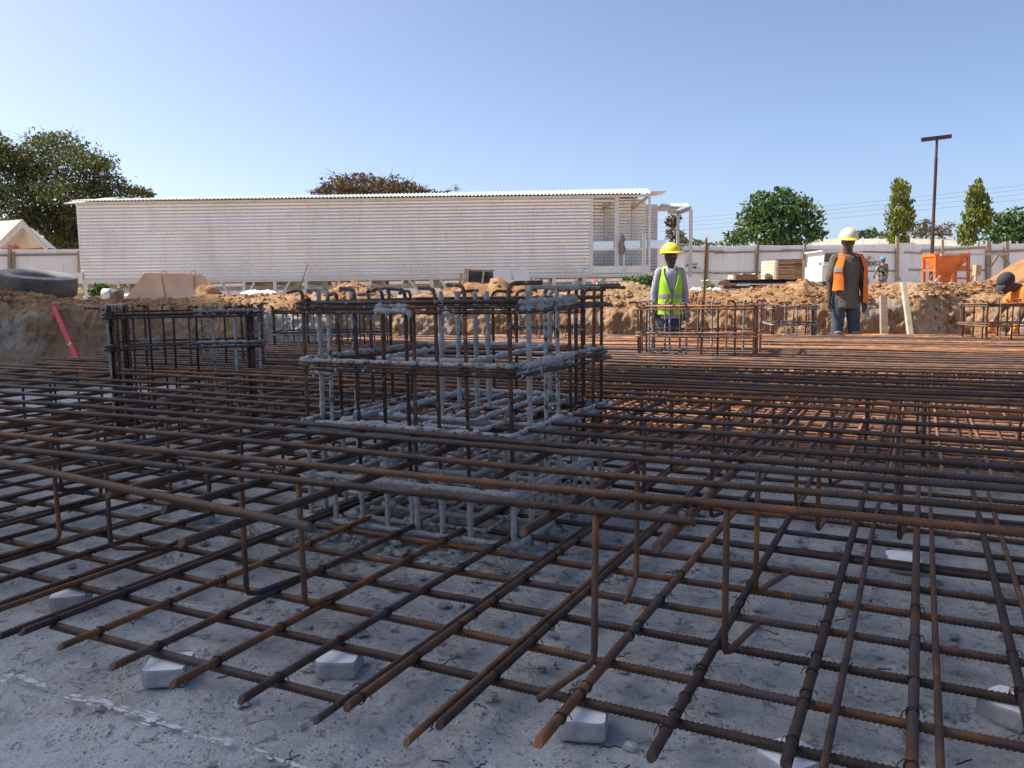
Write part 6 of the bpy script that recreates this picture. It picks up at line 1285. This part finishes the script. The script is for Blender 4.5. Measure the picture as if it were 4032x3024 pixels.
for w_, c2 in ((lp(3980, 1278, -.10), 'glove'), (lp(3906, 1273, .0), 'glove')):
    Gv = Body(); d = Vector((-.32, -.05, -1)).normalized(); Gv.cap(w_ + d * -.01, w_ + d * .05, .036, .044); Gv.ell(w_ + d * .09, (.045, .034, .05))
    for k in range(4): o_ = Vector((0.022 * (k - 1.5), -.012, 0)); Gv.cap(w_ + d * .11 + o_, w_ + d * .155 + o_ * 1.2 + Vector((-.01, 0, 0)), .0145, .0125, n=8); 
    Gv.cap(w_ + d * .06 + Vector((.035, -.01, 0)), w_ + d * .12 + Vector((.06, -.015, 0)), .016, .013, n=8); Gv.build('glove', c2, T, .009, 2)
Bt = Body()
for dy in (-.10, .10): an = Vector((lp(4190, 1300, dy).x, dy + .02, .07)); Bt.cap(an + Vector((.03, 0, 0)), an + Vector((-.17, 0, -.02)), .052, .044)
Bt.build('boot', 'cap', T, .012, 3)
# far: person walking along the fence in a headscarf
POSE_W = dict(L=[(-.17, 0, 1.42), (-.27, -.02, 1.17), (-.37, -.05, .98)], R=[(.17, 0, 1.42), (.23, .03, 1.15), (.20, .02, .95)], legL=[(-.09, 0, .90), (-.10, -.06, .49), (-.08, .05, .09)], legR=[(.09, 0, .90), (.13, .05, .49), (.16, .16, .09)])
T, f, R = standing('person in a blue-green headscarf and dark patterned wrap walking along the right fence', 3470, 33, 1.62, 0.62, True, 'camo', 'jeans_dark', .5, POSE_W)
B = Body(); B.ell(f(0, .012, .040), (.098, .118, .098), R); B.ell(f(0, .07, .05), (.06, .06, .06), R); B.build('headscarf', 'teal', T, .012, 2)
Sx = Body()
for z, a, b in ((1.10, .18, .13), (1.25, .19, .13), (1.38, .185, .12)): Sx.ell((0, 0, z), (a, b, .13))
Sx.cap((-.14, 0, 1.43), (.14, 0, 1.43), .06, .06); Sx.cap((-.17, 0, 1.42), (-.26, -.02, 1.19), .065, .05); Sx.cap((.17, 0, 1.42), (.225, .03, 1.17), .065, .05); Sx.build('top', 'camo', T, .014, 3)
P = []
for i in range(10):
    z = 1.12 - .66 * i / 9; P.append([Vector(((.195 + .02 * i / 9 + .008 * math.sin(5 * k)) * math.cos(k), (.145 + .02 * i / 9) * math.sin(k) + .02 * i / 9, z)) for k in [2 * math.pi * j / 24 for j in range(24)]])
mb = MB(); mb.grid(P, 0, True); mb.grid([[Vector((p.x * .97, p.y * .97, p.z)) for p in r] for r in P[::-1]], 0, True); mb.build('wrap', M['camo'], T, True, local=True)
B = Body(); B.ell((.235, .06, 1.0), (.06, .09, .12)); B.build('green_bag', 'vest_lime', T, .014, 2)

# ------------------------------------------------------------ unseen tower added at the left, shaped to shade the near half of the pit
OB = thing('shade_tower', 'unseen slender tower with windows, added beyond the left bank to cast shade', 'building', (-43, 5, .6))
X0, X1 = -46.0, -40.0
sl_ = SUN_TO.y / SUN_TO.x                     # the edge of the shade runs along y = 5.95 + sl_ * x
Y1 = 5.25 + sl_ * X1; Y0 = Y1 - 6.5; HZ = 52.0; Y2 = 7.3 + sl_ * (X1 + 8); HW = 0.6 + (-2.6 - X1) * math.tan(SUN_EL)
mb = MB(); mb.box(((X0 + X1) / 2, (Y0 + Y1) / 2, HZ / 2 + .3), (X1 - X0, Y1 - Y0, HZ)); mb.build('wall', M['block_wall'], OB)
mb = MB(); mb.box(((X0 + X1) / 2 - .1, (Y1 + Y2) / 2 + .003, HW / 2), (X1 - X0 - .2, Y2 - Y1, HW)); mb.build('wall', M['block_wall'], OB)
mb = MB(); mb.box(((X0 + X1) / 2, (Y0 + Y1) / 2, HZ + .45), (X1 - X0 + .3, Y1 - Y0 + .05, .3)); mb.build('roof', M['fascia'], OB)
for fl in range(16):
    for k in range(2):
        mb = MB(); mb.box((X1 + .03, Y0 + 1.5 + k * 2.6, 2.8 + fl * 3.1), (.06, 1.5, 1.4)); mb.build('window', M['glass'], OB)
